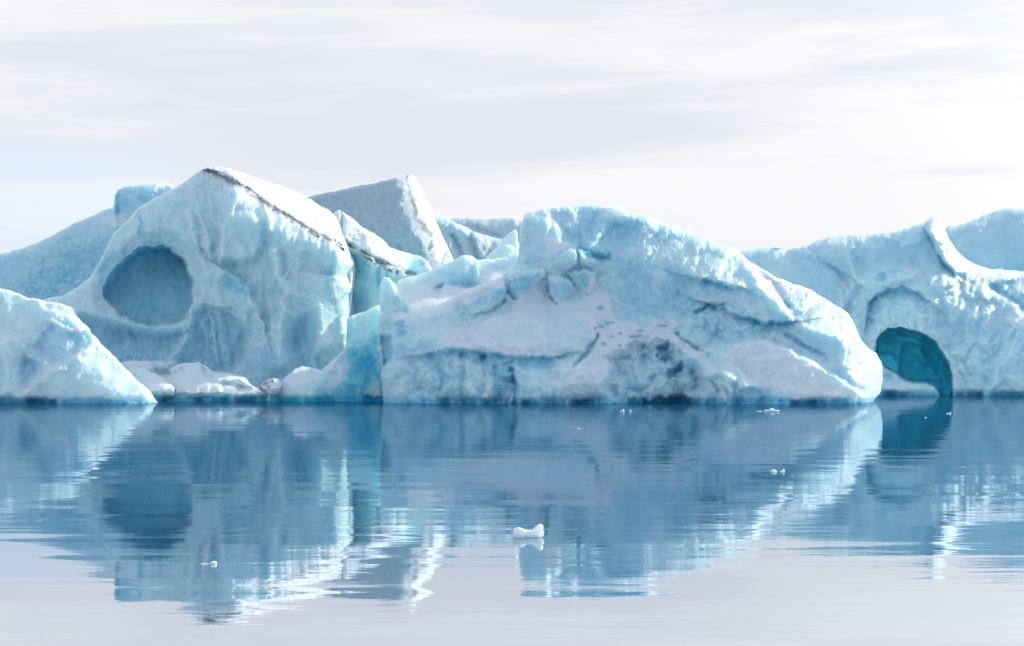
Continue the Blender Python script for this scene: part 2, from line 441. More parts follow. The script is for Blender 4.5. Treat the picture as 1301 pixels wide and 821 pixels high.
    def slab(s, name, top, bot, proud, parent, thick=0.9, snow=0.0, blue=0.3, dirt=(), edge=5.0, du=0.8, dv=0.9, bulge=0.35, mat=None, jag=1.0, tilt=(0, 0), drop=0.45):
        """a part lying on the body: its own closed slab, standing `proud` metres off the sculpted front"""
        top = np.array(top, float); bot = np.array(bot, float); k = s.seed * 2.9 + top[0, 0] * 0.13
        u0, u1 = max(top[0, 0], bot[0, 0]), min(top[-1, 0], bot[-1, 0])
        u = np.arange(u0, u1 + 0.01, du)
        T = np.interp(u, top[:, 0], top[:, 1]) + jag * fbm(u / 9, u * 0, k, 4, 0.6)
        Bv = np.interp(u, bot[:, 0], bot[:, 1]) + jag * fbm(u / 9, u * 0, k + 8, 4, 0.6)
        Bv = np.maximum(Bv, T + 0.4)
        nt = max(6, int((Bv - T).max() / dv)); t = np.linspace(0, 1, nt)
        V = Bv[:, None] + (T - Bv)[:, None] * t[None]; U = np.repeat(u[:, None], nt, 1)
        D0 = s.depth(U, V)
        e = np.minimum(np.minimum(V - T[:, None], Bv[:, None] - V), np.minimum(U - u0, u1 - U))
        x = np.clip(1 - e / edge, 0, 1)
        cu, cv = U.mean(), V.mean()
        D = D0 - proud - bulge * (1 - x) + drop * (1 - np.sqrt(1 - x * x * 0.98)) + tilt[0] * (U - cu) / 100 + tilt[1] * (V - cv) / 100
        D = D - 0.08 * fbm(U / 14, V / 9, k + 3, 4, 0.55) - 0.25 * bulge * fbm(U / 40 + V / 60, V / 14, k + 6, 3)
        P = to_world(U, V, s.Y0 + D); Q = to_world(U, V, s.Y0 + np.maximum(D0, D) + thick)[:, ::-1]
        A = np.zeros(U.shape + (3,)); A[..., 0] = snow; A[..., 1] = blue
        for pts, w, val in dirt:
            u2, v2 = wob(U, V, 3.0, 12.0, k)
            d, _ = line_dist(u2, v2, pts)
            q = np.exp(-(d / w) ** 2) * ss(fbm(U / 7, V / 5, k + 3, 3), -0.5, 0.3)
            A[..., 2] = np.maximum(A[..., 2], val * q)
        return link(name, *ring_mesh(np.concatenate([P, Q], 1), np.concatenate([A, A[:, ::-1]], 1)), mat or CRUST, parent)

BERGS = 'icebergs packed together along the far side of the lagoon'

# ------------------------------------------------------------------ water
def water():
    v = [(-6000, -400, 0), (6000, -400, 0), (6000, 9000, 0), (-6000, 9000, 0)]
    o = link('water', np.array(v, float), [(0, 1, 2, 3)], None, WATER); o['kind'] = 'structure'
water()

# ------------------------------------------------------------------ far icebergs
b = Berg(225, [(540, 330, 0), (600, 330, 0), (680, 330, 0), (540, 278, 2), (600, 276, 2.5), (680, 280, 2.5), (600, 500, -3), (680, 500, -3)], seed=31, base_blue=0.45,
         masks=[('dirt', 'line', [(572, 280), (590, 284), (610, 292), (640, 305)], 5, 0.35)], facet=0.5)
o = b.solid('iceberg', [(560, 284), (568, 278), (585, 276), (605, 277.5), (630, 277), (650, 277), (665, 280), (690, 288), (720, 300)], [(560, 9), (720, 9)], FARICE, jag=1.0)
tag(o, 'pale flat-topped berg farthest back, in the gap left of the big central dome', 'iceberg', BERGS)

b = Berg(200, [(540, 340, 0), (600, 340, -1), (660, 340, 0), (545, 275, 2), (575, 281, 1.5), (620, 300, 1.6), (650, 315, 1.4), (560, 500, -3), (660, 500, -3)], seed=32, base_blue=0.5, facet=0.7, cell=28,
         feats=[('line', [(575, 300), (585, 320), (590, 335)], 0.7, 4), ('step', [(600, 297), (604, 312), (612, 332)], 0.9, 3, 20)],
         masks=[('dirt', 'line', [(600, 298), (606, 312), (615, 330)], 3, 0.35), ('dirt', 'line', [(618, 302), (625, 318), (628, 332)], 3, 0.3)])
o = b.solid('iceberg', [(540, 266), (550, 270), (558, 274), (568, 277), (575, 281), (590, 288), (600, 294), (620, 300), (640, 306), (655, 312), (670, 322)], [(540, 7), (670, 7)], FARICE, jag=1.0)
tag(o, 'grey-blue cracked berg sloping down right from behind the tall dirt-edged slab', 'iceberg', BERGS)

b = Berg(172, [(610, 340, 0), (660, 340, 0), (617, 326, 1), (640, 303, 1.5), (654, 293, 2), (660, 318, 2), (640, 500, -2), (612, 500, -2), (662, 500, -2)], seed=33, base_blue=0.06, base_snow=0.2, facet=0.3, big=.3, cell=22)
o = b.solid('iceberg', [(612, 338), (618, 326), (624, 320), (632, 313), (638, 304), (646, 298), (651, 294), (655, 292), (657, 296), (658, 308), (661, 314), (664, 330)], [(612, 3), (664, 3)], jag=.8, rnd=(6, .8))
tag(o, 'small pale spike-shaped ice fin beside the left edge of the central dome', 'iceberg', BERGS)

b = Berg(168, [(562, 340, 0), (578, 340, 0), (568, 320, 1), (576, 330, 1), (562, 500, -1), (580, 500, -1)], seed=34, base_blue=0.05, base_snow=0.4, facet=.2, big=.1)
o = b.solid('iceberg', [(562, 330), (566, 319), (570, 318), (573, 324), (577, 332), (581, 340)], [(562, 2), (581, 2)], jag=.5, rnd=(4, .5))
tag(o, 'tiny white ice tooth at the right foot of the dirt-edged slab', 'iceberg', BERGS)

# tall slab with a dirty edge
EDGE = [(518, 222), (520, 245), (527, 264), (538, 283), (547, 303), (551, 322), (552, 350)]
b = Berg(176, [(380, 350, 0), (450, 350, 0), (520, 350, -0.5), (400, 248, 3.5), (450, 238, 3), (512, 226, 2.2), (519, 240, 1.0), (527, 264, 0.2), (538, 283, -0.4), (547, 303, -0.8), (551, 322, -1),
               (528, 228, 3.5), (540, 250, 4), (552, 278, 4.2), (560, 300, 3.6), (572, 330, 3.4), (565, 345, 2.5), (380, 500, -2), (560, 500, -2), (450, 500, -2)],
         feats=[('line', [(478, 250), (480, 275), (475, 310)], -0.15, 5), ('calm', [(390, 240), (515, 220), (560, 330), (390, 340)], 0.8, 6)],
         masks=[('dirt', 'line', [(518, 224), (520, 238), (524, 258)], 3.0, 0.65), ('dirt', 'line', [(524, 258), (531, 270), (539, 286), (547, 303), (552, 318)], 6.5, 1.0, 8),
                ('dirt', 'line', [(556, 280), (562, 300), (566, 315)], 4, 0.45), ('snow', 'poly', [(519, 222), (528, 222), (580, 335), (556, 335), (549, 300), (530, 262)], 4, 0.7),  # snow polygon whitens the right face as painted sunlight
                ('blue', 'poly', [(395, 240), (516, 222), (548, 310), (540, 345), (395, 345)], 8, 0.5)],
         seed=41, big=0.3, facet=0.55, cell=40, mid=0.3, fine=0.10, base_blue=0.35)
TOP = [(378, 254), (397, 248), (420, 243), (445, 238), (470, 233), (490, 229), (510, 224), (518, 222), (525, 222), (529, 228), (535, 239), (542, 253), (550, 269), (557, 286), (562, 299), (568, 311), (573, 322), (578, 334)]
o = b.solid('iceberg', TOP, [(378, 8), (578, 5)], DUSTY, jag=1.0, rnd=(5, 0.6))
tag(o, 'tall flat-faced slab with black dirt down its sharp right edge', 'iceberg', BERGS)

# slope behind on the left, with a square block at its top
b = Berg(166, [(-70, 480, 0), (0, 480, 0), (100, 470, 0), (220, 470, 0), (330, 470, 0), (-60, 350, 5), (0, 325, 7), (60, 305, 7), (140, 266, 7), (60, 380, 2.5), (130, 330, 3), (150, 240, 3.5), (150, 290, 2.2), (215, 234, 4), (200, 270, 2), (320, 300, 5)],
         feats=[('step', [(149, 234), (147, 262), (148, 300)], -1.2, 3, 70), ('lumps', [(60, 330), (130, 290), (140, 330), (110, 375), (20, 385), (20, 350)], 0.35, 9, 25)],
         masks=[('blue', 'poly', [(90, 320), (138, 295), (130, 330), (105, 370), (40, 385), (10, 375), (40, 350)], 12, 0.75), ('blue', 'poly', [(132, 266), (149, 250), (149, 300), (136, 300)], 6, 0.8),
                ('snow', 'poly', [(196, 230), (218, 230), (218, 238), (200, 237)], 2, 0.9)],
         seed=21, big=0.4, facet=0.5, cell=30, mid=0.2, fine=0.08, base_blue=0.5)
TOP = [(-330, 498), (-300, 470), (-240, 432), (-170, 380), (-90, 352), (-40, 333), (0, 322), (10, 320), (30, 314), (55, 304), (80, 292), (100, 281), (115, 275), (128, 269), (136, 265), (144, 262), (146, 247), (150, 241), (158, 237), (172, 235), (185, 234), (200, 233), (215, 233), (225, 238), (240, 250), (330, 300)]
o = b.solid('iceberg', TOP, [(-330, 3), (-200, 9), (-90, 12), (330, 9)], jag=1.0, rnd=(16, 1.8))
tag(o, 'long blue slope with a squared block on top, behind the berg with the round hollow', 'iceberg', BERGS)

# ------------------------------------------------------------------ the ridge with the dirt line between the holed berg and the slab
DL2 = [(428, 303), (440, 310), (450, 316), (465, 325), (478, 333), (490, 338), (505, 343), (520, 347), (535, 351), (550, 352)]
b = Berg(157, [(420, 500, -2), (560, 500, -2), (480, 500, -2.5), (430, 400, 0), (450, 400, -0.5), (476, 400, -0.8), (445, 330, 1.0), (465, 345, 0), (480, 350, -0.2), (432, 300, 0.5), (465, 322, -0.2), (500, 340, 0.2), (545, 350, 1),
               (432, 268, 2.6), (448, 279, 2.4), (475, 298, 2.2), (497, 318, 2.0), (515, 335, 2.2), (540, 330, 3), (486, 372, 0.6), (510, 365, 2.5), (550, 365, 3)],
         feats=[('step', [(420, 300)] + DL2[1:], -0.9, 2.5, -1e9 if False else 40), ('bowl', (455, 384, 18, 22), 0.5), ('line', [(492, 345), (492, 362)], 0.5, 2.5), ('line', [(503, 346), (503, 362)], 0.5, 2.0), ('line', [(482, 340), (481, 360)], 0.5, 2.5)],
         masks=[('dirt', 'line', DL2, 3.4, 1.0, 4), ('dirt', 'drip', DL2, 8, 0.6), ('dirt', 'poly', [(430, 305), (470, 328), (470, 338), (440, 325)], 6, 0.35), ('blue', 'poly', [(442, 376), (456, 366), (466, 378), (472, 396), (440, 402)], 6, 0.6, 8),  # weak dirt polygon below the line is painted shade on the wall
                ('blue', 'poly', [(430, 308), (470, 330), (468, 345), (436, 345)], 6, 0.6), ('dirt', 'line', [(535, 330), (544, 338), (547, 350)], 4, 0.5)],  # first blue polygon deepens the painted shade below the dirt line
         seed=51, big=0.25, facet=0.25, cell=24, streak=0.12, base_blue=0.2)
TOP = [(414, 290), (422, 272), (430, 267), (436, 270), (448, 278), (460, 289), (475, 297), (487, 305), (495, 314), (505, 318), (520, 322), (534, 326), (544, 332), (548, 342), (560, 350), (575, 360)]
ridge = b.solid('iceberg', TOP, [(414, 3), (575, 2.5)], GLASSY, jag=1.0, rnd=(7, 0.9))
tag(ridge, 'low ridge with a dark dirt line above a pale ice pillar, before the slab', 'iceberg', BERGS)
b.slab('snow_cap', [(434, 269), (448, 278), (460, 289), (475, 297), (487, 306), (497, 319), (508, 330), (516, 343)], [(434, 305), (440, 309), (450, 315), (465, 323), (478, 331), (490, 336), (505, 341), (516, 345)],
       0.12, ridge, snow=0.75, blue=0.1, edge=6, bulge=0.3, dirt=[([(478, 332), (490, 337), (500, 340)], 4, 0.7)])

bridge = b
# ------------------------------------------------------------------ holed berg
HOLE = [(195, 313), (206, 313), (216, 317), (228, 326), (237, 339), (242, 353), (243, 370), (242, 386), (237, 400), (227, 409), (210, 414), (190, 413), (170, 407), (155, 399), (142, 388), (132, 377), (131, 366), (140, 351), (150, 338), (163, 326), (178, 317)]
DL1 = [(258, 215), (268, 218), (280, 225), (295, 231), (310, 239), (325, 249), (337, 259), (352, 268), (368, 277), (385, 289), (400, 298), (415, 305), (428, 310), (438, 317)]
b = Berg(147, [(40, 505, 0), (120, 505, 0), (200, 500, 0), (280, 490, 0), (340, 500, -0.8), (400, 500, -1), (440, 500, 1),
               (60, 382, 4), (100, 368, 4), (130, 330, 3.6), (160, 285, 3.8), (200, 252, 4.4), (245, 225, 4.8), (265, 214, 5.2), (290, 216, 6.0), (337, 231, 8.4), (365, 240, 9.4), (393, 253, 10.2), (428, 277, 9.6), (434, 298, 5.5),
               (110, 400, 1.8), (150, 430, 1.5), (200, 440, 1.7), (235, 440, 0.9), (250, 400, 0.9), (255, 350, 1.4), (240, 290, 2.6), (190, 290, 2.6), (150, 320, 2.4),
               (270, 250, 3.2), (290, 280, 2.0), (300, 235, 3.4), (280, 330, 1.7), (320, 300, 1.2), (337, 263, 2.6), (370, 280, 2.2), (400, 300, 1.7), (425, 312, 1.7),
               (330, 360, 0.8), (360, 350, 0.5), (400, 330, 0.7), (425, 335, 0.6), (441, 330, 3.2), (360, 400, 0.2), (385, 430, 0.9), (412, 400, -0.1), (413, 440, -0.3), (421, 405, 1.4), (423, 445, 1.6), (440, 400, 3.4), (438, 440, 3.4), (345, 440, -0.4), (330, 460, -0.6), (300, 440, 0.6), (428, 372, 1.0)],
         feats=[('bowl', (178, 366, 92, 85), 0.5), ('poly', [(118, 352), (135, 328), (158, 308), (185, 299), (212, 301), (234, 316), (246, 338), (248, 375), (243, 395), (200, 416), (150, 405), (120, 380)], 0.4, 10), ('poly', HOLE, 1.5, 1.8, (0.5, -1.5), 3.5), ('calm', HOLE, 0.75, 5),
                ('poly', [(258, 386), (278, 388), (292, 393), (303, 408), (314, 425), (310, 448), (297, 470), (270, 476), (235, 468), (222, 458), (240, 428), (250, 400)], 0.5, 6, (0, 0), 3),
                ('poly', [(100, 400), (150, 415), (200, 426), (240, 418), (232, 440), (212, 462), (160, 468), (100, 460)], 0.7, 8),
                ('line', [(254, 383), (270, 387), (288, 391), (299, 402)], -0.45, 2.6),
                ('poly', [(279, 330), (284, 300), (295, 272), (320, 268), (335, 290), (330, 320), (310, 335)], -0.55, 6),
                ('line', [(302, 250), (288, 280), (280, 310), (279, 335)], -0.35, 4), ('line', [(335, 262), (341, 278), (344, 292)], -0.35, 3),
                ('step', [(283, 342), (300, 352), (313, 362), (325, 385), (330, 400)], -0.7, 4, 22),
                ('poly', [(313, 398), (325, 393), (338, 398), (340, 420), (333, 434), (316, 437)], 0.25, 5),
                ('line', [(345, 320), (352, 350), (362, 372), (358, 400), (354, 430), (358, 462)], -0.55, 7),
                ('poly', [(372, 412), (385, 394), (400, 402), (410, 430), (412, 466), (376, 468), (368, 440)], 0.22, 9),
                ('line', [(238, 270), (245, 300), (255, 330), (262, 350)], -0.3, 4), ('line', [(250, 260), (262, 300), (268, 330)], -0.25, 3),
                ('poly', [(255, 295), (264, 292), (268, 306), (262, 320), (255, 312)], -0.35, 3), ('line', [(268, 400), (272, 430), (274, 460)], -0.18, 2.5),
                ('line', [(243, 395), (240, 415), (230, 440), (212, 462)], -0.4, 5),
                ('poly', [(425, 318), (440, 318), (452, 335), (440, 350), (424, 352)], -0.5, 3), ('step', [(452, 350), (430, 352), (415, 350)], 0.6, 3, 18),
                ('poly', [(420, 352), (452, 360), (448, 372), (425, 385)], -0.3, 4)],
         masks=[('blue', 'poly', HOLE, 4, 0.85), ('blue', 'poly', [(170, 318), (195, 308), (225, 318), (235, 340), (205, 332), (175, 330)], 5, 1.0), ('blue', 'poly', [(132, 330), (160, 312), (175, 318), (140, 352), (128, 365), (124, 350)], 8, 0.7),
                ('blue', 'poly', [(250, 395), (300, 405), (314, 425), (308, 450), (295, 470), (240, 468), (225, 455)], 10, 0.6), ('blue', 'poly', [(110, 410), (240, 420), (210, 462), (110, 460)], 12, 0.6),
                ('blue', 'poly', [(370, 412), (382, 396), (392, 402), (392, 465), (376, 466), (367, 440)], 10, 0.6), ('blue', 'poly', [(275, 345), (310, 352), (318, 372), (300, 372), (285, 358)], 5, 0.8),
                ('blue', 'poly', [(172, 270), (178, 268), (186, 300), (178, 302)], 3, 0.8),
                ('snow', 'line', [(254, 383), (270, 387), (288, 391)], 3, 0.9, 2), ('snow', 'line', [(268, 395), (272, 430), (274, 462)], 2.2, 0.8, 2), ('snow', 'line', [(240, 270), (247, 300), (256, 330), (262, 350)], 3, 0.5, 3),
                ('snow', 'line', [(337, 265), (342, 280), (344, 292)], 3, 0.8, 2), ('snow', 'poly', [(255, 296), (264, 292), (268, 306), (262, 320), (255, 312)], 3, 0.6),
                ('dirt', 'line', DL1, 3.6, 0.85, 3.5), ('dirt', 'drip', DL1, 13, 0.45), ('dirt', 'poly', [(372, 285), (388, 291), (380, 296), (374, 300)], 3, 0.55),
                ('blue', 'poly', [(330, 440), (420, 462), (400, 505), (310, 500), (300, 480)], 10, 0.45)],
         seed=61, big=0.3, facet=0.60, cell=36, mid=0.28, fine=0.06, streak=0.26, base_blue=0.2, fk=2.0)
TOP = [(20, 394), (60, 379), (80, 375), (95, 367), (110, 356), (120, 344), (130, 325), (138, 308), (146, 294), (153, 289), (163, 280), (172, 268), (180, 262), (188, 257), (200, 250), (213, 243), (220, 240), (227, 236), (235, 230), (245, 222),
       (255, 216), (262, 213.5), (272, 213), (281, 213), (290, 215), (300, 218), (312, 222), (325, 227), (337, 231), (350, 235), (365, 240), (380, 247), (393, 253), (405, 262), (418, 268), (428, 277), (434, 291), (437, 303), (440, 316)]
RIGHT = [(437, 296), (438, 305), (441, 318), (449, 336), (441, 349), (444, 360), (447, 367), (440, 378), (442, 395), (444, 412), (444, 430), (438, 450), (432, 470), (430, 520)]
hero = b.solid('iceberg', TOP, [(20, 12), (200, 14), (330, 13), (440, 13)], right=RIGHT, jag=1.1, rnd=(6, 0.7))
tag(hero, 'big berg with a round blue hollow in its face and a sloping snow cap', 'iceberg', BERGS)
b.slab('snow_cap', [(262, 213), (272, 212), (281, 212), (290, 214), (300, 217), (312, 221), (325, 226), (337, 230), (350, 234), (365, 239), (380, 246), (393, 252), (405, 261), (418, 267), (428, 277), (434, 292), (436, 306)],
       [(262, 214), (268, 217), (280, 223), (295, 229), (310, 237), (325, 247), (337, 257), (352, 266), (368, 275), (385, 287), (400, 296), (415, 303), (428, 308), (436, 312)],
       0.22, hero, snow=1.0, blue=0.0, edge=5, bulge=0.35, thick=1.0, dirt=[([(300, 224), (320, 235), (340, 246)], 3, 0.22), ([(390, 265), (410, 282), (425, 298)], 3, 0.22), ([(400, 262), (420, 280), (430, 298)], 2.5, 0.2), ([(270, 217), (295, 228), (320, 243)], 2.2, 0.6), ([(352, 266), (385, 286), (415, 302)], 1.8, 0.5)])

def band(berg, name, line, wid, proud, parent, k=0.0):
    l = np.array(line, float); n = len(l)
    w = wid * (0.55 + 0.45 * np.sin(np.arange(n) * 2.1 + k))
    up = [(x, y - q) for (x, y), q in zip(l, w)]; dn = [(x, y + q * 0.9) for (x, y), q in zip(l, w)]
    return berg.slab(name, up, dn, proud, parent, thick=0.5, edge=1.5, bulge=0.02, jag=1.6, du=0.6, dv=0.5, dirt=[([(x, y) for x, y in line], 40, 1.0)])
band(b, 'dirt_band', [(x, y - 0.5) for x, y in DL1], 1.7, 0.12, hero)
band(bridge, 'dirt_band', DL2, 2.0, 0.10, ridge, 1.0)

# ------------------------------------------------------------------ blue foot between the holed berg and the central berg
b = Berg(139, [(340, 512, 0), (400, 512, -0.3), (450, 512, 1.4), (500, 512, 1.8), (350, 494, 1.2), (372, 470, 2), (398, 468, 2.2), (410, 470, 1.5), (437, 444, 3), (442, 404, 4), (462, 397, 4), (480, 390, 4), (470, 430, 3.3), (440, 470, 1.9), (420, 480, 1.0), (480, 480, 2.3), (460, 500, 1.6), (490, 440, 3.4), (498, 470, 2.6), (380, 490, 0.4)],
         feats=[('line', [(440, 440), (420, 470), (395, 500)], -0.35, 5), ('poly', [(440, 470), (470, 450), (478, 480), (462, 505), (440, 500)], 0.5, 8), ('poly', [(385, 470), (408, 473), (400, 482), (390, 480)], 0.4, 3)],
         masks=[('blue', 'poly', [(442, 395), (486, 380), (484, 450), (468, 450), (442, 440)], 12, 0.1), ('blue', 'poly', [(446, 432), (484, 422), (484, 470), (468, 480), (442, 470)], 14, 0.7), ('blue', 'poly', [(440, 465), (475, 450), (484, 480), (465, 508), (440, 505)], 8, 0.95), ('blue', 'poly', [(395, 490), (420, 470), (435, 500), (400, 512)], 8, 0.7),  # pale top over deeper blue paints in the glow of backlit ice
                ('snow', 'poly', [(350, 492), (372, 470), (398, 466), (412, 468), (380, 490), (360, 505)], 5, 0.85), ('snow', 'poly', [(415, 465), (440, 440), (452, 470), (430, 490), (400, 500)], 8, 0.6)],
         seed=71, bk=0.75, big=0.3, facet=0.8, cell=24, mid=0.4, streak=0.22, fine=0.06, base_blue=0.16)
TOP = [(340, 503), (347, 496), (355, 488), (365, 478), (375, 468), (385, 466), (398, 467), (408, 470), (415, 465), (425, 455), (436, 444), (440, 436), (441, 405), (446, 402), (455, 399), (465, 396), (475, 391), (481, 388), (490, 392), (500, 400)]
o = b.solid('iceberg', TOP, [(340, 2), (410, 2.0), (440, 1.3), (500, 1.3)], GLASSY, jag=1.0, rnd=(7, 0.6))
tag(o, 'bright cyan wedge of ice against the left end of the central berg', 'iceberg', BERGS)

# ------------------------------------------------------------------ snowy ledge at the foot of the holed berg
b = Berg(139.5, [(140, 512, 0.4), (200, 512, 0.2), (260, 512, 0), (340, 512, 0.2), (150, 470, 3.2), (190, 461, 4.5), (210, 470, 3.0), (235, 463, 3.2), (255, 463, 3), (280, 478, 2.5), (310, 482, 2.8), (330, 494, 1.6), (355, 500, 1.2), (240, 485, 1.0), (280, 492, 0.7), (300, 500, 0.2), (220, 498, 0.5)],
         feats=[('step', [(262, 470), (275, 484), (300, 488)], 0.6, 3, 18), ('line', [(200, 470), (215, 474), (232, 470)], 0.5, 3), ('poly', [(285, 486), (305, 484), (318, 496), (300, 502), (280, 500)], 0.5, 3), ('step', [(360, 503), (250, 501), (180, 502)][::-1], 0.9, 2.5, 200)],
         masks=[('snow', 'poly', [(130, 440), (360, 440), (360, 496), (320, 500), (260, 500), (220, 500), (130, 500)], 4, 1.0), ('snow', 'poly', [(285, 488), (318, 492), (320, 502), (285, 502)], 3, 0.2), ('dirt', 'poly', [(286, 490), (304, 492), (300, 500), (288, 498)], 4, 0.3, 8),
                ('blue', 'poly', [(130, 502), (360, 503), (360, 525), (130, 525)], 2, 0.7)],
         seed=81, big=0.2, facet=0.28, cell=20, mid=0.15, fine=0.04, base_blue=0.2, base_snow=0.6)
TOP = [(140, 470), (152, 461), (162, 459), (185, 458.5), (200, 460), (206, 464), (215, 468), (225, 464), (240, 461), (252, 461), (262, 466), (270, 474), (290, 474), (300, 478), (310, 480), (318, 488), (330, 494), (345, 497), (358, 500), (368, 506)]
o = b.solid('ice_ledge', TOP, [(140, 4), (368, 3)], jag=1.0, rnd=(5, .6), notch=0.2)
tag(o, 'low undercut ledge of white snow along the foot of the holed berg', 'ice floe')

b = Berg(141.5, [(190, 470, 0), (214, 470, 0), (203, 459, 0.5), (203, 466, -0.3)], seed=83, big=0.05, facet=0.1, cell=14, mid=.05, base_blue=0.1, base_snow=0.5, masks=[('dirt', 'poly', [(188, 455), (218, 455), (218, 472), (188, 472)], 6, 0.22)])
def boulder(name, berg, outline_top, outline_bot, label, cat, bulge=0.7, **kw):
    o = berg.slab(name, outline_top, outline_bot, 0.1, None, bulge=bulge, edge=7, thick=0.8, du=0.5, dv=0.5, jag=0.6, **kw)
    return tag(o, label, cat)
boulder('ice_boulder', b, [(191, 462), (195, 459), (203, 458), (210, 460), (214, 465)], [(191, 462.5), (197, 467), (205, 469), (211, 468), (214, 465.5)], 'rounded grey ice boulder lying on the snow ledge under the round hollow', 'ice boulder', blue=0.2, snow=0.3)
b = Berg(139.8, [(325, 505, 0), (362, 505, 0), (345, 482, 0.8), (345, 495, -0.2)], seed=84, big=0.05, facet=0.15, cell=14, mid=.08, base_snow=.6)
boulder('ice_boulder', b, [(327, 493), (333, 487), (340, 482), (347, 480.5), (354, 482), (359, 488)], [(327, 494), (335, 499), (345, 501), (354, 500), (359, 489)], 'white ice boulder with a brown dirt patch at the end of the snow ledge', 'ice boulder', snow=0.9, blue=0.1,
        dirt=[([(332, 493), (338, 487), (345, 484)], 3.5, 1.0), ([(334, 496), (340, 491)], 3.5, 0.9)])

# ------------------------------------------------------------------ small berg at the front left
b = Berg(133.5, [(-40, 512, 0), (30, 512, -0.3), (100, 512, -0.6), (160, 512, -0.4), (197, 512, 0), (-40, 370, 6), (0, 368, 5.6), (40, 381, 5), (60, 386, 4.6), (88, 392, 4.6), (112, 420, 4), (140, 449, 3.2), (172, 481, 2), (20, 430, 2.2), (55, 430, 2.2), (-40, 430, 2.6), (85, 430, 2.2), (95, 455, 1.1), (60, 475, 0.5), (130, 475, 0.6), (20, 480, 0.8), (45, 470, 1.2), (0, 490, 0.5)],
         feats=[('poly', [(40, 440), (58, 410), (90, 412), (110, 425), (100, 448), (75, 462), (50, 455)], 0.7, 10, (0, 0), 6), ('line', [(24, 506), (45, 486), (70, 468), (98, 452), (118, 436)], -0.8, 6), ('line', [(30, 443), (40, 455), (54, 462)], -0.4, 4), ('poly', [(20, 460), (34, 448), (48, 462), (40, 490), (24, 500)], 0.5, 8, (0, 0), 6),
                ('line', [(66, 408), (78, 415), (95, 420), (112, 421)], -0.5, 3), ('step', [(50, 380), (58, 392), (74, 396), (88, 402), (96, 412)], -0.6, 3, 30), ('line', [(0, 440), (8, 470), (4, 500)], -0.3, 5), ('calm', [(60, 420), (190, 490), (190, 512), (40, 512)], 0.6, 8)],
         masks=[('blue', 'poly', [(40, 445), (58, 412), (90, 414), (110, 425), (100, 448), (75, 465), (50, 460)], 9, 0.6), ('blue', 'poly', [(22, 465), (34, 452), (48, 464), (40, 490), (26, 500)], 6, 0.8), ('snow', 'line', [(0, 367), (30, 378), (55, 383), (85, 390)], 4, 0.9, 3),
                ('snow', 'line', [(70, 414), (88, 417), (110, 420)], 3, 0.9, 2), ('snow', 'line', [(112, 422), (140, 450), (170, 480), (190, 504)], 4, 0.7, 3)],
         seed=91, bk=0.35, big=0.3, facet=0.65, cell=30, mid=0.22, fine=0.05, base_blue=0.2)
TOP = [(-170, 506), (-150, 480), (-110, 430), (-80, 385), (-45, 366), (-20, 362), (0, 366), (8, 368), (22, 373), (33, 379), (50, 380), (57, 384), (75, 386), (85, 389), (91, 391.5), (92, 396), (96, 402), (107, 412), (112, 420), (125, 435), (140, 449), (155, 465), (163, 471), (172, 481), (182, 494), (190, 504), (197, 512)]
o = b.solid('iceberg', TOP, [(-170, 2), (-45, 7), (60, 5), (112, 3.5), (197, 2)], jag=1.2, rnd=(5, 0.7))
tag(o, 'pointed pale berg nearest at the left frame edge, sloping right to the water', 'iceberg', BERGS)

b = Berg(138, [(150, 514, 0.3), (195, 514, -0.1), (222, 512, 0.4), (160, 469, 1.8), (185, 469, 1.8), (205, 481, 1.3), (219, 493, 1.0), (200, 497, 0.3)], seed=92, big=0.15, facet=0.22, cell=16, mid=0.15, fine=0.04, base_snow=0.7, base_blue=0.15,
         feats=[('step', [(225, 499), (205, 495), (185, 500)][::-1], 0.7, 2.5, 60)],
         masks=[('snow', 'poly', [(140, 460), (222, 470), (222, 497), (205, 494), (190, 500), (140, 505)], 4, 1.0), ('blue', 'poly', [(190, 500), (205, 496), (222, 500), (222, 518), (190, 518)], 3, 0.6), ('snow', 'poly', [(190, 501), (205, 497), (222, 501), (222, 518), (190, 518)], 3, 0.1)])
TOP = [(146, 476), (152, 470), (158, 468), (170, 469), (184, 468), (190, 474), (198, 477), (205, 480), (212, 485), (218, 490), (221, 495), (222, 506), (223, 511)]
o = b.solid('ice_lump', TOP, [(146, 2.5), (223, 2)], jag=1.2, rnd=(4, .5))
tag(o, 'knobbly snow-topped ice lump at the right tip of the front-left berg', 'ice lump')

# ------------------------------------------------------------------ low wall behind the snow bowl
b = Berg(150, [(490, 500, -3), (580, 500, -3), (670, 500, -3), (500, 400, -2.5), (560, 395, -2.8), (620, 380, -2.5), (510, 372, 1.0), (560, 368, 1.6), (600, 365, 1.6), (640, 350, 2), (515, 354, 2.4), (560, 340, 3.4), (590, 326, 3.6), (606, 331, 3.6), (645, 326, 3.6), (545, 360, 2.2), (590, 350, 2.1), (630, 345, 2.4), (675, 340, 3)],
         feats=[('line', [(604, 330), (606, 348), (606, 362)], -0.25, 2.5), ('poly', [(572, 358), (605, 358), (622, 360), (600, 368), (575, 366)], 0.5, 4), ('poly', [(550, 372), (556, 362), (564, 359), (562, 372), (554, 378)], 0.5, 3)],
         masks=[('snow', 'poly', [(490, 380), (545, 372), (560, 376), (575, 366), (620, 364), (640, 356), (640, 410), (490, 410)], 5, 1.0), ('blue', 'poly', [(560, 346), (640, 335), (650, 345), (620, 362), (575, 366)], 8, 0.55), ('blue', 'poly', [(552, 372), (558, 362), (564, 360), (560, 374)], 3, 0.9)],
         seed=101, big=0.2, facet=0.15, cell=30, mid=0.12, fine=0.04, base_blue=0.2, base_snow=0.1)
TOP = [(490, 380), (500, 366), (506, 357), (520, 352), (540, 347), (556, 339), (575, 332), (588, 325), (600, 326), (606, 331), (625, 330), (645, 326), (655, 321), (662, 322), (675, 330), (690, 340)]
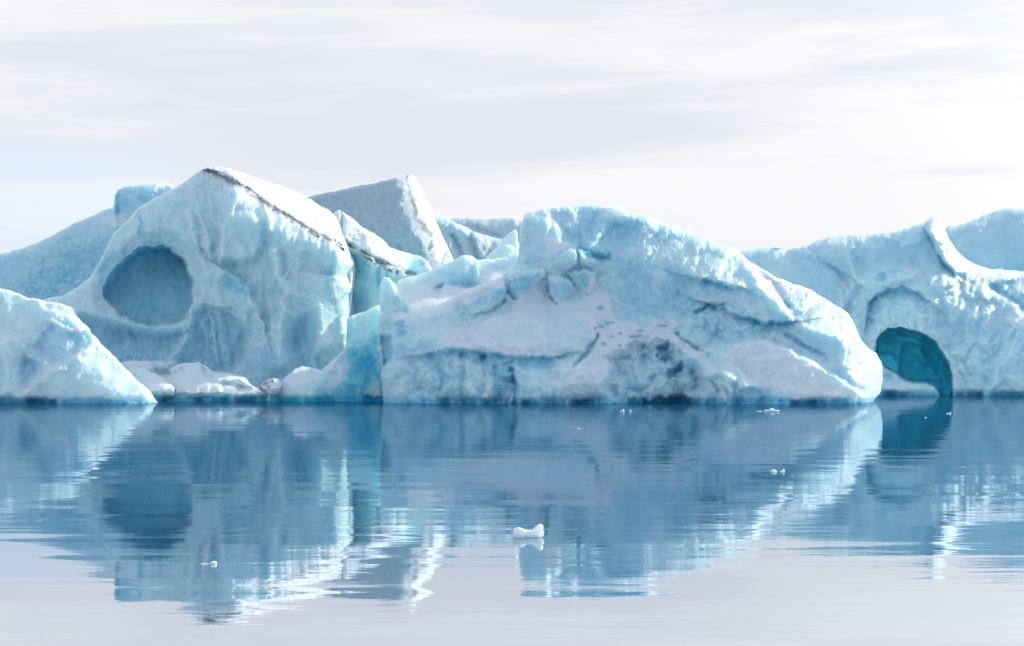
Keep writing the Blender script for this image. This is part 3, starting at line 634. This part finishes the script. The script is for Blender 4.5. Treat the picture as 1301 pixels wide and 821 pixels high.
o = b.solid('iceberg', TOP, [(490, 2.5), (690, 3)], jag=.9, rnd=(9, 1.0))
tag(o, 'low translucent ice wall behind the snowy hollow left of the central dome', 'iceberg', BERGS)

# ------------------------------------------------------------------ central berg
b = Berg(133, [(480, 512, 1.2), (520, 512, 0.3), (560, 512, 0), (640, 512, 0), (720, 512, 0), (770, 512, 0.4), (850, 512, 0.6), (890, 512, 0.1), (950, 512, -0.6), (1050, 512, -0.8), (1100, 510, 1),
               (490, 360, 2.5), (492, 420, 1.6), (500, 440, 0.9), (545, 452, 0.7), (600, 448, 0.8), (660, 453, 0.9), (725, 452, 1.1), (500, 405, 1.6), (512, 396, 3.2), (545, 430, 1.6),
               (560, 386, 4), (620, 360, 5.6), (655, 335, 7.2), (600, 410, 3.2), (560, 415, 2.6), (640, 400, 4.4), (640, 430, 2.4), (700, 430, 2.6), (700, 390, 5.2), (770, 420, 4.4), (800, 445, 2.8), (850, 430, 3.4), (750, 355, 6.6),
               (663, 300, 7.8), (668, 270, 9.6), (700, 268, 9.6), (760, 265, 9.6), (690, 320, 6.8), (725, 310, 6.4), (760, 300, 7.6), (760, 330, 6.4), (820, 330, 6.2), (820, 285, 8.6), (860, 298, 8.6), (860, 340, 6.0), (870, 375, 5.0), (820, 380, 5.4), (830, 405, 5.0), (900, 410, 3.8),
               (905, 310, 8.2), (945, 330, 8.0), (920, 345, 6.0), (940, 370, 4.4), (970, 360, 6.0), (980, 390, 4.0), (1010, 364, 6.6), (1000, 385, 4.8), (1030, 400, 4.2), (1055, 390, 6.2), (1085, 415, 5.8), (1060, 430, 3.0), (1000, 430, 2.6), (960, 432, 2.4), (920, 455, 1.6), (1000, 480, 0.4), (1050, 480, 0.5),
               (1090, 450, 2.8), (1085, 480, 1.0), (1115, 465, 3.6), (1117, 495, 3.6)],
         feats=[('poly', [(584, 374), (610, 363), (640, 352), (645, 368), (638, 385), (605, 399), (585, 398)], -0.55, 2.0, (0.8, 1.5), 2.5), ('poly', [(643, 352), (660, 343), (690, 342), (692, 351), (675, 366), (658, 377), (648, 371)], -0.75, 1.8, (-1.5, 3.5), 2.5),
                ('poly', [(695, 352), (712, 352), (728, 358), (730, 370), (722, 379), (705, 385), (697, 372)], -0.6, 1.8, (1.5, 2.5), 2.5), ('poly', [(718, 346), (740, 340), (755, 347), (757, 360), (747, 372), (733, 363)], -0.6, 1.8, (-1.5, 2.5), 2.5),
                ('poly', [(705, 330), (722, 317), (732, 322), (734, 336), (716, 346)], -0.6, 1.8, (-2.5, 2.0), 2.5), ('poly', [(734, 318), (748, 320), (760, 334), (752, 340), (738, 338)], -0.5, 1.8, (2.0, 2.0), 2.5), ('line', [(643, 352), (646, 370), (654, 378)], 0.5, 2.2), ('line', [(696, 362), (700, 376), (706, 387)], 0.4, 2.0), ('line', [(606, 400), (625, 394), (642, 384)], 0.4, 2.2),
                ('poly', [(772, 455), (800, 440), (815, 436), (850, 434), (862, 440), (882, 458), (890, 482), (884, 520), (800, 520), (775, 505)], 1.0, 6, (0, 0), 6), ('lumps', [(770, 450), (850, 430), (905, 470), (945, 490), (940, 520), (770, 520)], 1.3, 20, 12), ('lumps', [(492, 462), (560, 456), (690, 460), (770, 470), (770, 520), (488, 520)], 0.8, 24, 10), ('lumps', [(880, 400), (1000, 405), (1010, 430), (930, 440), (880, 430)], 0.6, 16, 12),
                ('poly', [(836, 440), (848, 438), (850, 455), (840, 462), (834, 452)], 1.1, 4, (0, 0), 7), ('poly', [(846, 466), (862, 460), (864, 472), (850, 480)], 1.1, 4, (0, 0), 7), ('poly', [(818, 509), (840, 505), (868, 504), (876, 510), (874, 525), (820, 525)], 1.3, 4, (0, 0), 5),
                ('poly', [(484, 425), (496, 428), (498, 445), (497, 458), (486, 466)], 1.6, 3), ('poly', [(494, 412), (510, 410), (512, 424), (500, 428)], 0.4, 5, (0, 0), 7), ('poly', [(480, 350), (498, 352), (508, 374), (522, 388), (498, 395), (480, 430)], -0.5, 3),
                ('line', [(760, 426), (752, 440), (740, 452), (730, 464)], 0.8, 2.6), ('step', [(545, 449), (580, 444), (610, 447), (645, 452), (680, 455), (705, 452)], 0.75, 3, 22),
                ('line', [(588, 450), (586, 480), (590, 510)], 0.45, 4), ('line', [(612, 452), (614, 470), (610, 500)], 0.5, 5), ('line', [(652, 470), (655, 490), (653, 512)], 0.6, 3.5), ('poly', [(625, 465), (650, 460), (654, 490), (640, 512), (624, 508)], 0.6, 5),
                ('poly', [(656, 480), (680, 468), (700, 485), (730, 462), (760, 470), (768, 500), (720, 514), (655, 514)], -0.5, 4),
                ('poly', [(690, 400), (720, 393), (755, 398), (760, 415), (735, 440), (700, 445), (680, 425)], -0.35, 5), ('poly', [(600, 410), (660, 395), (690, 405), (690, 440), (620, 445), (590, 430)], -0.3, 5),
                ('poly', [(700, 268), (735, 262), (765, 268), (750, 300), (735, 312), (715, 303)], 0.9, 9), ('line', [(735, 318), (752, 324), (772, 328)], 0.5, 4), ('poly', [(775, 285), (810, 272), (820, 290), (790, 308), (760, 310)], 0.6, 8),
                ('step', [(885, 352), (900, 356), (920, 362), (935, 364)][::-1], -0.8, 3, 18), ('step', [(905, 388), (925, 396), (950, 402), (975, 410), (998, 408)], 0.9, 3, 22), ('line', [(885, 395), (900, 388), (918, 390)], 0.6, 3),
                ('line', [(948, 336), (965, 365), (985, 385), (1002, 404)], -0.7, 7), ('line', [(965, 345), (985, 362), (1002, 390)], 0.6, 4), ('line', [(1002, 404), (1020, 400), (1045, 378)], 0.5, 6), ('line', [(1010, 412), (1040, 422), (1070, 430)], -0.5, 5), ('line', [(1000, 425), (1030, 445), (1050, 455)], 0.5, 4),
                ('poly', [(865, 455), (915, 438), (965, 428), (1000, 444), (1040, 464), (1075, 485), (1105, 506), (1110, 525), (880, 525), (900, 490)], -0.9, 4), ('line', [(900, 470), (930, 480), (958, 490)], -0.5, 6), ('poly', [(916, 472), (938, 468), (956, 490), (930, 500), (918, 490)], -0.4, 3), ('line', [(860, 425), (880, 440), (900, 452)], 0.5, 3),
                ('poly', [(1070, 440), (1105, 442), (1122, 460), (1122, 500), (1085, 490), (1062, 465)], -0.7, 6),
                ('calm', [(760, 310), (870, 310), (900, 400), (800, 412), (780, 380)], 0.6, 12), ('calm', [(620, 410), (690, 385), (760, 380), (800, 430), (740, 445), (640, 440)], 0.75, 10), ('calm', [(1000, 380), (1090, 410), (1120, 500), (1060, 470), (1000, 420)], 0.55, 10)],
         masks=[('blue', 'poly', [(586, 376), (640, 356), (643, 372), (636, 383), (588, 396)], 4, 0.6), ('blue', 'poly', [(646, 354), (688, 346), (672, 366), (656, 374)], 3, 0.75), ('blue', 'poly', [(698, 358), (727, 362), (722, 377), (706, 383)], 3, 0.55), ('blue', 'poly', [(722, 350), (754, 350), (747, 370), (735, 362)], 3, 0.6), ('snow', 'poly', [(575, 425), (640, 395), (690, 352), (700, 382), (740, 378), (756, 345), (765, 375), (785, 405), (810, 415), (850, 412), (862, 425), (900, 448), (880, 455), (860, 440), (845, 434), (810, 438), (775, 460), (770, 480), (745, 470), (765, 430), (745, 425), (720, 440), (640, 450), (580, 440)], 5, 0.95, 8),
                ('snow', 'poly', [(693, 300), (722, 305), (725, 313), (705, 322), (690, 330)], 4, 0.8), ('snow', 'poly', [(830, 320), (842, 320), (848, 350), (842, 380), (828, 372)], 6, 0.45), ('snow', 'poly', [(828, 405), (850, 400), (860, 412), (830, 415)], 4, 0.9),
                ('snow', 'poly', [(900, 452), (930, 440), (965, 428), (1005, 446), (1045, 468), (1100, 508), (1000, 505), (960, 492), (930, 470)], 5, 0.65), ('snow', 'poly', [(545, 392), (585, 375), (640, 353), (645, 360), (600, 385), (560, 400)], 4, 0.8),
                ('snow', 'poly', [(500, 400), (540, 392), (545, 398), (505, 408)], 3, 1.0), ('snow', 'poly', [(680, 470), (760, 460), (770, 490), (720, 505)], 8, 0.6), ('snow', 'poly', [(560, 420), (590, 412), (585, 440), (560, 440)], 6, 0.6),
                ('blue', 'poly', [(690, 400), (720, 393), (755, 398), (758, 415), (735, 438), (700, 443), (682, 425)], 14, 0.4, 16), ('snow', 'poly', [(690, 400), (720, 393), (755, 398), (758, 415), (735, 438), (700, 443), (682, 425)], 14, 0.42, 16), ('snow', 'poly', [(605, 428), (640, 412), (680, 408), (680, 438), (610, 440)], 12, 0.5, 14),
                ('blue', 'poly', [(705, 300), (720, 270), (760, 270), (790, 290), (810, 305), (775, 328), (740, 322)], 10, 0.85), ('blue', 'poly', [(775, 290), (812, 278), (815, 296), (785, 308)], 5, 0.9), ('blue', 'poly', [(730, 312), (745, 318), (772, 326), (768, 334), (738, 326)], 4, 1.0),
                ('blue', 'poly', [(560, 447), (640, 453), (705, 455), (695, 470), (650, 468), (600, 462)], 5, 0.9), ('blue', 'poly', [(625, 468), (652, 460), (655, 495), (630, 508)], 6, 0.85), ('blue', 'poly', [(545, 452), (575, 450), (575, 500), (555, 500)], 8, 0.6),
                ('blue', 'poly', [(484, 425), (498, 428), (498, 460), (485, 468)], 4, 1.0), ('blue', 'poly', [(492, 410), (512, 408), (520, 425), (540, 445), (545, 470), (510, 440)], 9, 0.45, 9), ('blue', 'poly', [(775, 330), (870, 330), (890, 395), (830, 405), (790, 395)], 14, 0.6),
                ('blue', 'poly', [(775, 458), (850, 436), (885, 460), (895, 520), (775, 520)], 12, 0.34), ('blue', 'poly', [(835, 440), (850, 438), (864, 472), (845, 480), (834, 455)], 5, 0.5, 8), ('blue', 'poly', [(930, 398), (975, 408), (1002, 400), (1010, 415), (960, 420)], 5, 0.9), ('blue', 'poly', [(890, 350), (930, 362), (915, 370), (890, 358)], 3, 0.95), ('blue', 'poly', [(888, 392), (925, 388), (920, 400), (890, 402)], 4, 0.8),
                ('blue', 'poly', [(1000, 375), (1040, 380), (1040, 400), (1010, 405)], 8, 0.35), ('blue', 'poly', [(1010, 430), (1050, 440), (1040, 455), (1000, 445)], 6, 0.55), ('blue', 'poly', [(880, 400), (960, 410), (960, 440), (890, 440)], 14, 0.55), ('blue', 'poly', [(935, 490), (1000, 498), (1000, 520), (930, 520)], 6, 0.7),
                ('snow', 'poly', [(940, 318), (965, 338), (1000, 354), (1050, 382), (1085, 408), (1070, 408), (1040, 385), (1005, 372), (985, 390), (975, 372), (955, 345)], 5, 0.7)],
         seed=111, big=0.3, facet=0.70, cell=30, mid=0.36, fine=0.08, base_blue=0.28, fk=1.15)
TOP = [(481, 395), (483, 360), (486, 352), (495, 354), (502, 363), (506, 374), (513, 381), (521, 387), (523, 391), (530, 394), (545, 392), (560, 385), (575, 377), (583, 374), (584, 370), (600, 366), (620, 359), (638, 351), (641, 346), (648, 340), (655, 332), (659, 322), (660, 300), (662, 285), (666, 273), (675, 268), (690, 265), (710, 262.5),
       (727, 261), (745, 260.5), (762, 262), (780, 264), (800, 270), (822, 275), (840, 283), (858, 289), (880, 294), (900, 300), (907, 308), (925, 314), (938, 319), (950, 330), (960, 338), (972, 345), (985, 352), (1010, 360), (1030, 368), (1040, 375), (1050, 382), (1065, 390), (1077, 398), (1085, 410), (1090, 422), (1094, 432),
       (1102, 441), (1115, 450), (1120, 462)]
LEFT = [(483, 350), (481, 430), (484, 470), (487, 520)]
RIGHT = [(1119, 455), (1121, 470), (1121, 484), (1119, 498), (1112, 506), (1108, 516)]
cen = b.solid('iceberg', TOP, [(481, 3), (560, 3), (640, 4), (670, 9), (900, 9), (1000, 7), (1120, 4)], left=LEFT, right=RIGHT, side=(20.0, 4.5), jag=1.6, rnd=(13, 1.4), lean_back=1.2)
tag(cen, 'widest berg in the middle, a domed top above a snowy apron of broken blocks', 'iceberg', BERGS)
for (cu, cv, w, h) in [(763, 390, 5, 2.6), (772, 410, 4, 2.2), (778, 409, 3, 1.8), (764, 414, 5, 2), (767, 436, 3.5, 2.4), (787, 438, 2.5, 2), (807, 426, 9, 2.6), (842, 413, 7, 1.8), (777, 427, 2.5, 1.5), (788, 423, 3, 1.5), (757, 416, 3, 1.6), (813, 420, 5, 1.6)]:
    b.slab('ice_block', [(cu - w, cv), (cu - w * .3, cv - h), (cu + w * .5, cv - h * .8), (cu + w, cv)], [(cu - w, cv + .4), (cu - w * .2, cv + h), (cu + w * .6, cv + h * .7), (cu + w, cv + .4)], 0.12, cen, blue=0.6, snow=0.1, edge=1.5, bulge=0.1, thick=0.3, du=.5, dv=.5, jag=.5)

# ------------------------------------------------------------------ right-hand bergs
b = Berg(176, [(1190, 350, 0), (1250, 350, 0), (1345, 350, 0), (1205, 287, 5), (1265, 268, 6), (1345, 272, 6), (1230, 320, 1.6), (1280, 330, 1.0), (1300, 300, 3), (1190, 500, -2), (1345, 500, -2)], seed=121, big=0.2, facet=0.12, cell=34, mid=0.1, fine=0.05, base_blue=0.5,
         masks=[('blue', 'poly', [(1205, 310), (1225, 325), (1260, 340), (1350, 330), (1350, 350), (1200, 350)], 12, 0.85)])
TOP = [(1185, 305), (1200, 292), (1205, 287), (1215, 287), (1225, 284), (1240, 279), (1255, 273), (1265, 268), (1280, 264), (1301, 265), (1320, 268), (1350, 276), (1380, 290), (1440, 340), (1500, 400), (1530, 460), (1545, 492)]
o = b.solid('iceberg', TOP, [(1185, 9), (1380, 9), (1545, 3)], jag=1.3, rnd=(14, 1.5))
tag(o, 'smooth blue dome rising behind the caved berg at the right frame edge', 'iceberg', BERGS)

CAVE = [(1113, 442), (1114, 432), (1120, 424), (1130, 418), (1145, 416), (1160, 421), (1178, 427), (1189, 436), (1195, 448), (1203, 460), (1208, 475), (1209, 490), (1207, 512), (1196, 512), (1194, 500), (1186, 490), (1178, 487), (1165, 486), (1150, 482), (1135, 474), (1123, 466), (1115, 455)]
b = Berg(161, [(930, 500, 0), (1050, 500, 0), (1130, 505, 0), (1170, 504, -0.3), (1195, 503, 0), (1250, 503, 0), (1345, 503, 0), (930, 325, 9), (985, 316, 9), (1020, 314, 8.6), (1055, 301, 9), (1100, 299, 9), (1150, 291, 8.4), (1175, 284, 8.2), (1205, 302, 7.4), (1235, 336, 7.5), (1301, 346, 8), (1345, 346, 8),
               (1000, 360, 5.5), (1060, 350, 5), (1070, 400, 3.4), (1100, 400, 3), (1110, 330, 5.6), (1150, 340, 4.4), (1190, 350, 3.8), (1140, 395, 2.4), (1100, 450, 1.5), (1150, 412, 1.6), (1210, 400, 2.0), (1215, 450, 1.2), (1240, 370, 4), (1260, 420, 1.8), (1301, 380, 4), (1301, 440, 1.4), (1240, 480, 0.4), (1301, 480, 0.2), (1150, 492, 0.4), (1120, 475, 1.0), (1180, 490, 0.2)],
         feats=[('poly', [(1174, 283), (1186, 270), (1194, 272), (1202, 294), (1213, 312), (1230, 335), (1228, 346), (1213, 348), (1200, 334), (1186, 308)], -1.3, 2.5, (3.0, 0), 2.5), ('line', [(1172, 284), (1184, 308), (1198, 334), (1212, 350)], 0.5, 3), ('step', [(1000, 318), (1030, 326), (1062, 338), (1080, 352)], 0.8, 4, 26), ('line', [(1085, 300), (1078, 325), (1084, 350), (1078, 372)], -0.5, 6), ('step', [(1095, 352), (1112, 338), (1135, 335), (1160, 345)], -0.7, 4, 20), ('line', [(1108, 352), (1120, 340), (1134, 338)], -0.45, 4), ('poly', [(1120, 342), (1150, 334), (1168, 345), (1160, 356), (1130, 360)], -0.5, 3), ('poly', [(1178, 350), (1205, 345), (1222, 352), (1210, 366), (1185, 366)], -0.5, 3), ('step', [(1070, 395), (1080, 380), (1076, 360), (1066, 350)], 0.8, 3, 20), ('line', [(1085, 400), (1092, 418), (1090, 440)], -0.5, 5), ('poly', CAVE, 3.4, 2.0, (2.4, -3.0), 2.2), ('poly', [(1146, 438), (1152, 436), (1180, 442), (1190, 460), (1196, 486), (1150, 484), (1143, 470)], 1.2, 3), ('poly', [(1112, 450), (1130, 450), (1142, 458), (1140, 480), (1112, 466)], -0.9, 4),
                ('step', [(1100, 408), (1105, 386), (1114, 374), (1130, 367), (1148, 366), (1165, 371), (1180, 383)], 1.1, 2.5, 14),
                ('bowl', (1050, 350, 60, 40), 0.7), ('step', [(1040, 330), (1062, 355), (1070, 372), (1074, 392)], -0.6, 4, 25), ('bowl', (1115, 330, 60, 28), 0.8), ('poly', [(1085, 345), (1150, 335), (1165, 348), (1120, 365), (1085, 362)], -0.4, 6),
                ('lumps', [(1180, 350), (1345, 350), (1345, 500), (1215, 500), (1200, 440), (1170, 400)], 0.75, 21, 16), ('lumps', [(1075, 370), (1180, 385), (1200, 440), (1110, 420), (1080, 460)], 0.5, 15, 12),
                ('poly', [(1290, 395), (1320, 400), (1345, 430), (1345, 500), (1255, 500), (1270, 450)], -0.6, 5), ('step', [(1250, 500), (1272, 460), (1290, 430)], -0.5, 3, 30), ('line', [(1260, 365), (1280, 375), (1300, 390)], 0.6, 4), ('poly', [(1255, 362), (1292, 356), (1280, 375), (1268, 378)], 0.7, 4),
                ('poly', [(1204, 492), (1215, 488), (1222, 497), (1215, 508), (1203, 508)], -0.5, 3)],
         masks=[('blue', 'poly', CAVE, 3, 1.0), ('blue', 'poly', [(1099, 402), (1104, 384), (1114, 373), (1130, 367), (1148, 366), (1165, 371), (1177, 382), (1150, 376), (1128, 380), (1112, 396), (1106, 410)], 5, 0.8), ('blue', 'poly', [(1080, 320), (1170, 300), (1185, 330), (1140, 345), (1085, 348)], 12, 0.65), ('blue', 'poly', [(1030, 330), (1070, 340), (1070, 390), (1030, 375)], 12, 0.6),
                ('snow', 'poly', [(1205, 320), (1225, 335), (1260, 343), (1345, 344), (1345, 355), (1290, 354), (1250, 356), (1228, 348)], 3, 1.0), ('snow', 'poly', [(1270, 400), (1301, 403), (1345, 410), (1345, 425), (1290, 415)], 5, 0.9), ('blue', 'poly', [(1262, 360), (1292, 355), (1280, 374), (1268, 378)], 3, 0.8), ('blue', 'poly', [(1275, 370), (1345, 365), (1345, 395), (1290, 395)], 6, 0.7),
                ('snow', 'poly', [(1118, 475), (1150, 485), (1185, 492), (1195, 503), (1120, 505)], 5, 0.45), ('dirt', 'line', [(1180, 284), (1195, 312), (1215, 342)], 7, 0.22, 5), ('dirt', 'poly', [(1205, 330), (1260, 370), (1265, 390), (1225, 375), (1195, 350)], 10, 0.16)],
         seed=131, big=0.35, facet=0.50, cell=34, mid=0.24, fine=0.06, base_blue=0.36, base_snow=0.0)
TOP = [(900, 338), (925, 325), (940, 320), (950, 317), (970, 314), (985, 314), (1000, 317), (1010, 315), (1025, 312), (1040, 305), (1055, 300), (1075, 299), (1100, 298), (1120, 296), (1140, 293), (1155, 289), (1165, 285), (1174, 281), (1180, 277), (1186, 274), (1192, 275), (1198, 286), (1205, 302), (1215, 318), (1228, 331), (1240, 337), (1260, 342), (1280, 344), (1301, 345), (1350, 346), (1380, 360), (1420, 400), (1450, 440), (1470, 492)]
rb = b.solid('iceberg', TOP, [(900, 8), (1380, 9), (1470, 3)], jag=1.4, rnd=(13, 1.5))
tag(rb, 'berg with a deep teal cave at the water line, right of the central berg', 'iceberg', BERGS)
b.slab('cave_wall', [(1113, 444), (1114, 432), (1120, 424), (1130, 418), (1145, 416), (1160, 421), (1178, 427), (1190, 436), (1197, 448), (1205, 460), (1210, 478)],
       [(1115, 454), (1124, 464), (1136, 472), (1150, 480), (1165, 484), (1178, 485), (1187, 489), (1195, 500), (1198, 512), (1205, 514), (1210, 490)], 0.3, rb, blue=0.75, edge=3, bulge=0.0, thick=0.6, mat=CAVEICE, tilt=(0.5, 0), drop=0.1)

# ------------------------------------------------------------------ small pieces of ice afloat in front
def growler(u, v, wpx, hpx, lobes, label, seed):
    """a closed lump of white ice: union of a few squashed lobes taken as one radial surface"""
    Y = CAMH * F / (v - VH); s = Y / F; nu, nv = 72, 40
    th = np.linspace(0, 2 * math.pi, nu, endpoint=False); ph = np.linspace(0.0, math.pi, nv)
    TH, PH = np.meshgrid(th, ph, indexing='ij')
    dx, dy, dz = np.sin(PH) * np.cos(TH), np.sin(PH) * np.sin(TH), np.cos(PH)
    # march a soft union outwards from the centre
    r = np.zeros(TH.shape)
    for it in range(64):
        rr = 2.2 * (64 - it) / 64.0
        fld = np.zeros(TH.shape)
        for (cx, cz, ax, az) in lobes:
            fld = fld + np.exp(-3.0 * (((dx * rr - cx) / ax) ** 2 + ((dy * rr) / (ax * 1.1)) ** 2 + ((dz * rr - cz) / az) ** 2))
        r = np.where((r == 0) & (fld > 0.30), rr, r)
    r = np.maximum(r, 0.05) * (1 + 0.10 * fbm(dx * 3, dy * 3, dz * 3 + seed, 4, 0.6) )
    cx = (u - UC) * s
    P = np.stack([cx + dx * r * wpx * s * 0.5, Y + dy * r * wpx * s * 0.45, dz * r * hpx * s * 0.5 + 0.12 * hpx * s], -1)
    idx = np.arange(nu * nv).reshape(nu, nv); a = idx; c = np.roll(idx, -1, 0)
    q = np.stack([a[:, :-1], a[:, 1:], c[:, 1:], c[:, :-1]], -1).reshape(-1, 4)
    A = np.zeros((nu * nv, 3)); A[:, 0] = 1.0; A[:, 1] = 0.05
    o = link('floating_ice', P.reshape(-1, 3), q, A, ICE)
    tag(o, label, 'floating ice', 'small pieces of white ice afloat on the lagoon')
growler(671, 683, 46, 30, [(-0.5, 0.15, 0.58, 0.75), (0.1, 0.05, 0.5, 0.5), (0.62, 0.3, 0.40, 0.9)], 'largest white floating ice piece, bone-shaped, in the central foreground', 1)
growler(983, 600, 13, 9, [(0, 0, 0.95, 0.8)], 'oval white ice piece, left one of a close pair below the central berg', 2)
growler(994.5, 600, 8, 8, [(-0.5, -0.1, 0.5, 0.4), (0.25, 0.2, 0.5, 0.9)], 'smaller knobbed ice piece, right one of a close pair below the central berg', 3)
growler(980, 523, 22, 9, [(-0.5, 0, 0.6, 0.45), (0.05, 0.2, 0.5, 0.8), (0.6, 0, 0.5, 0.35)], 'flat white ice piece with a raised middle near the central berg water line', 4)
growler(965, 523, 13, 2.4, [(0, 0, 1, 0.7)], 'thin sliver of ice just left of the flat piece with a raised middle', 5)
growler(791, 523, 7, 6.5, [(-0.6, -0.1, 0.4, 0.4), (0.3, 0.2, 0.55, 0.9)], 'tiny two-lobed ice bit below the lumpy blue recess of the central berg', 6)
growler(801, 523, 4, 5.5, [(0, 0.1, 0.8, 0.9)], 'tiny upright ice bit right of the two-lobed bit below the lumpy recess', 7)
growler(267, 717, 24, 8, [(-0.6, -0.1, 0.6, 0.4), (0.35, 0.2, 0.6, 0.9)], 'white wedge of ice alone at lower left in the dark reflection', 8)
growler(1205.5, 526, 8, 5, [(-0.5, 0, 0.5, 0.35), (0.4, 0.1, 0.5, 0.8)], 'small ice bit afloat in front of the teal cave', 9)
growler(735, 545, 8, 3, [(0, 0, 1, 0.8)], 'faint flat ice chip left of centre between the bergs and the large floating piece', 10)
growler(1176, 531, 3.5, 3, [(0, 0, 0.9, 0.8)], 'speck of ice on the dark reflection of the cave', 11)
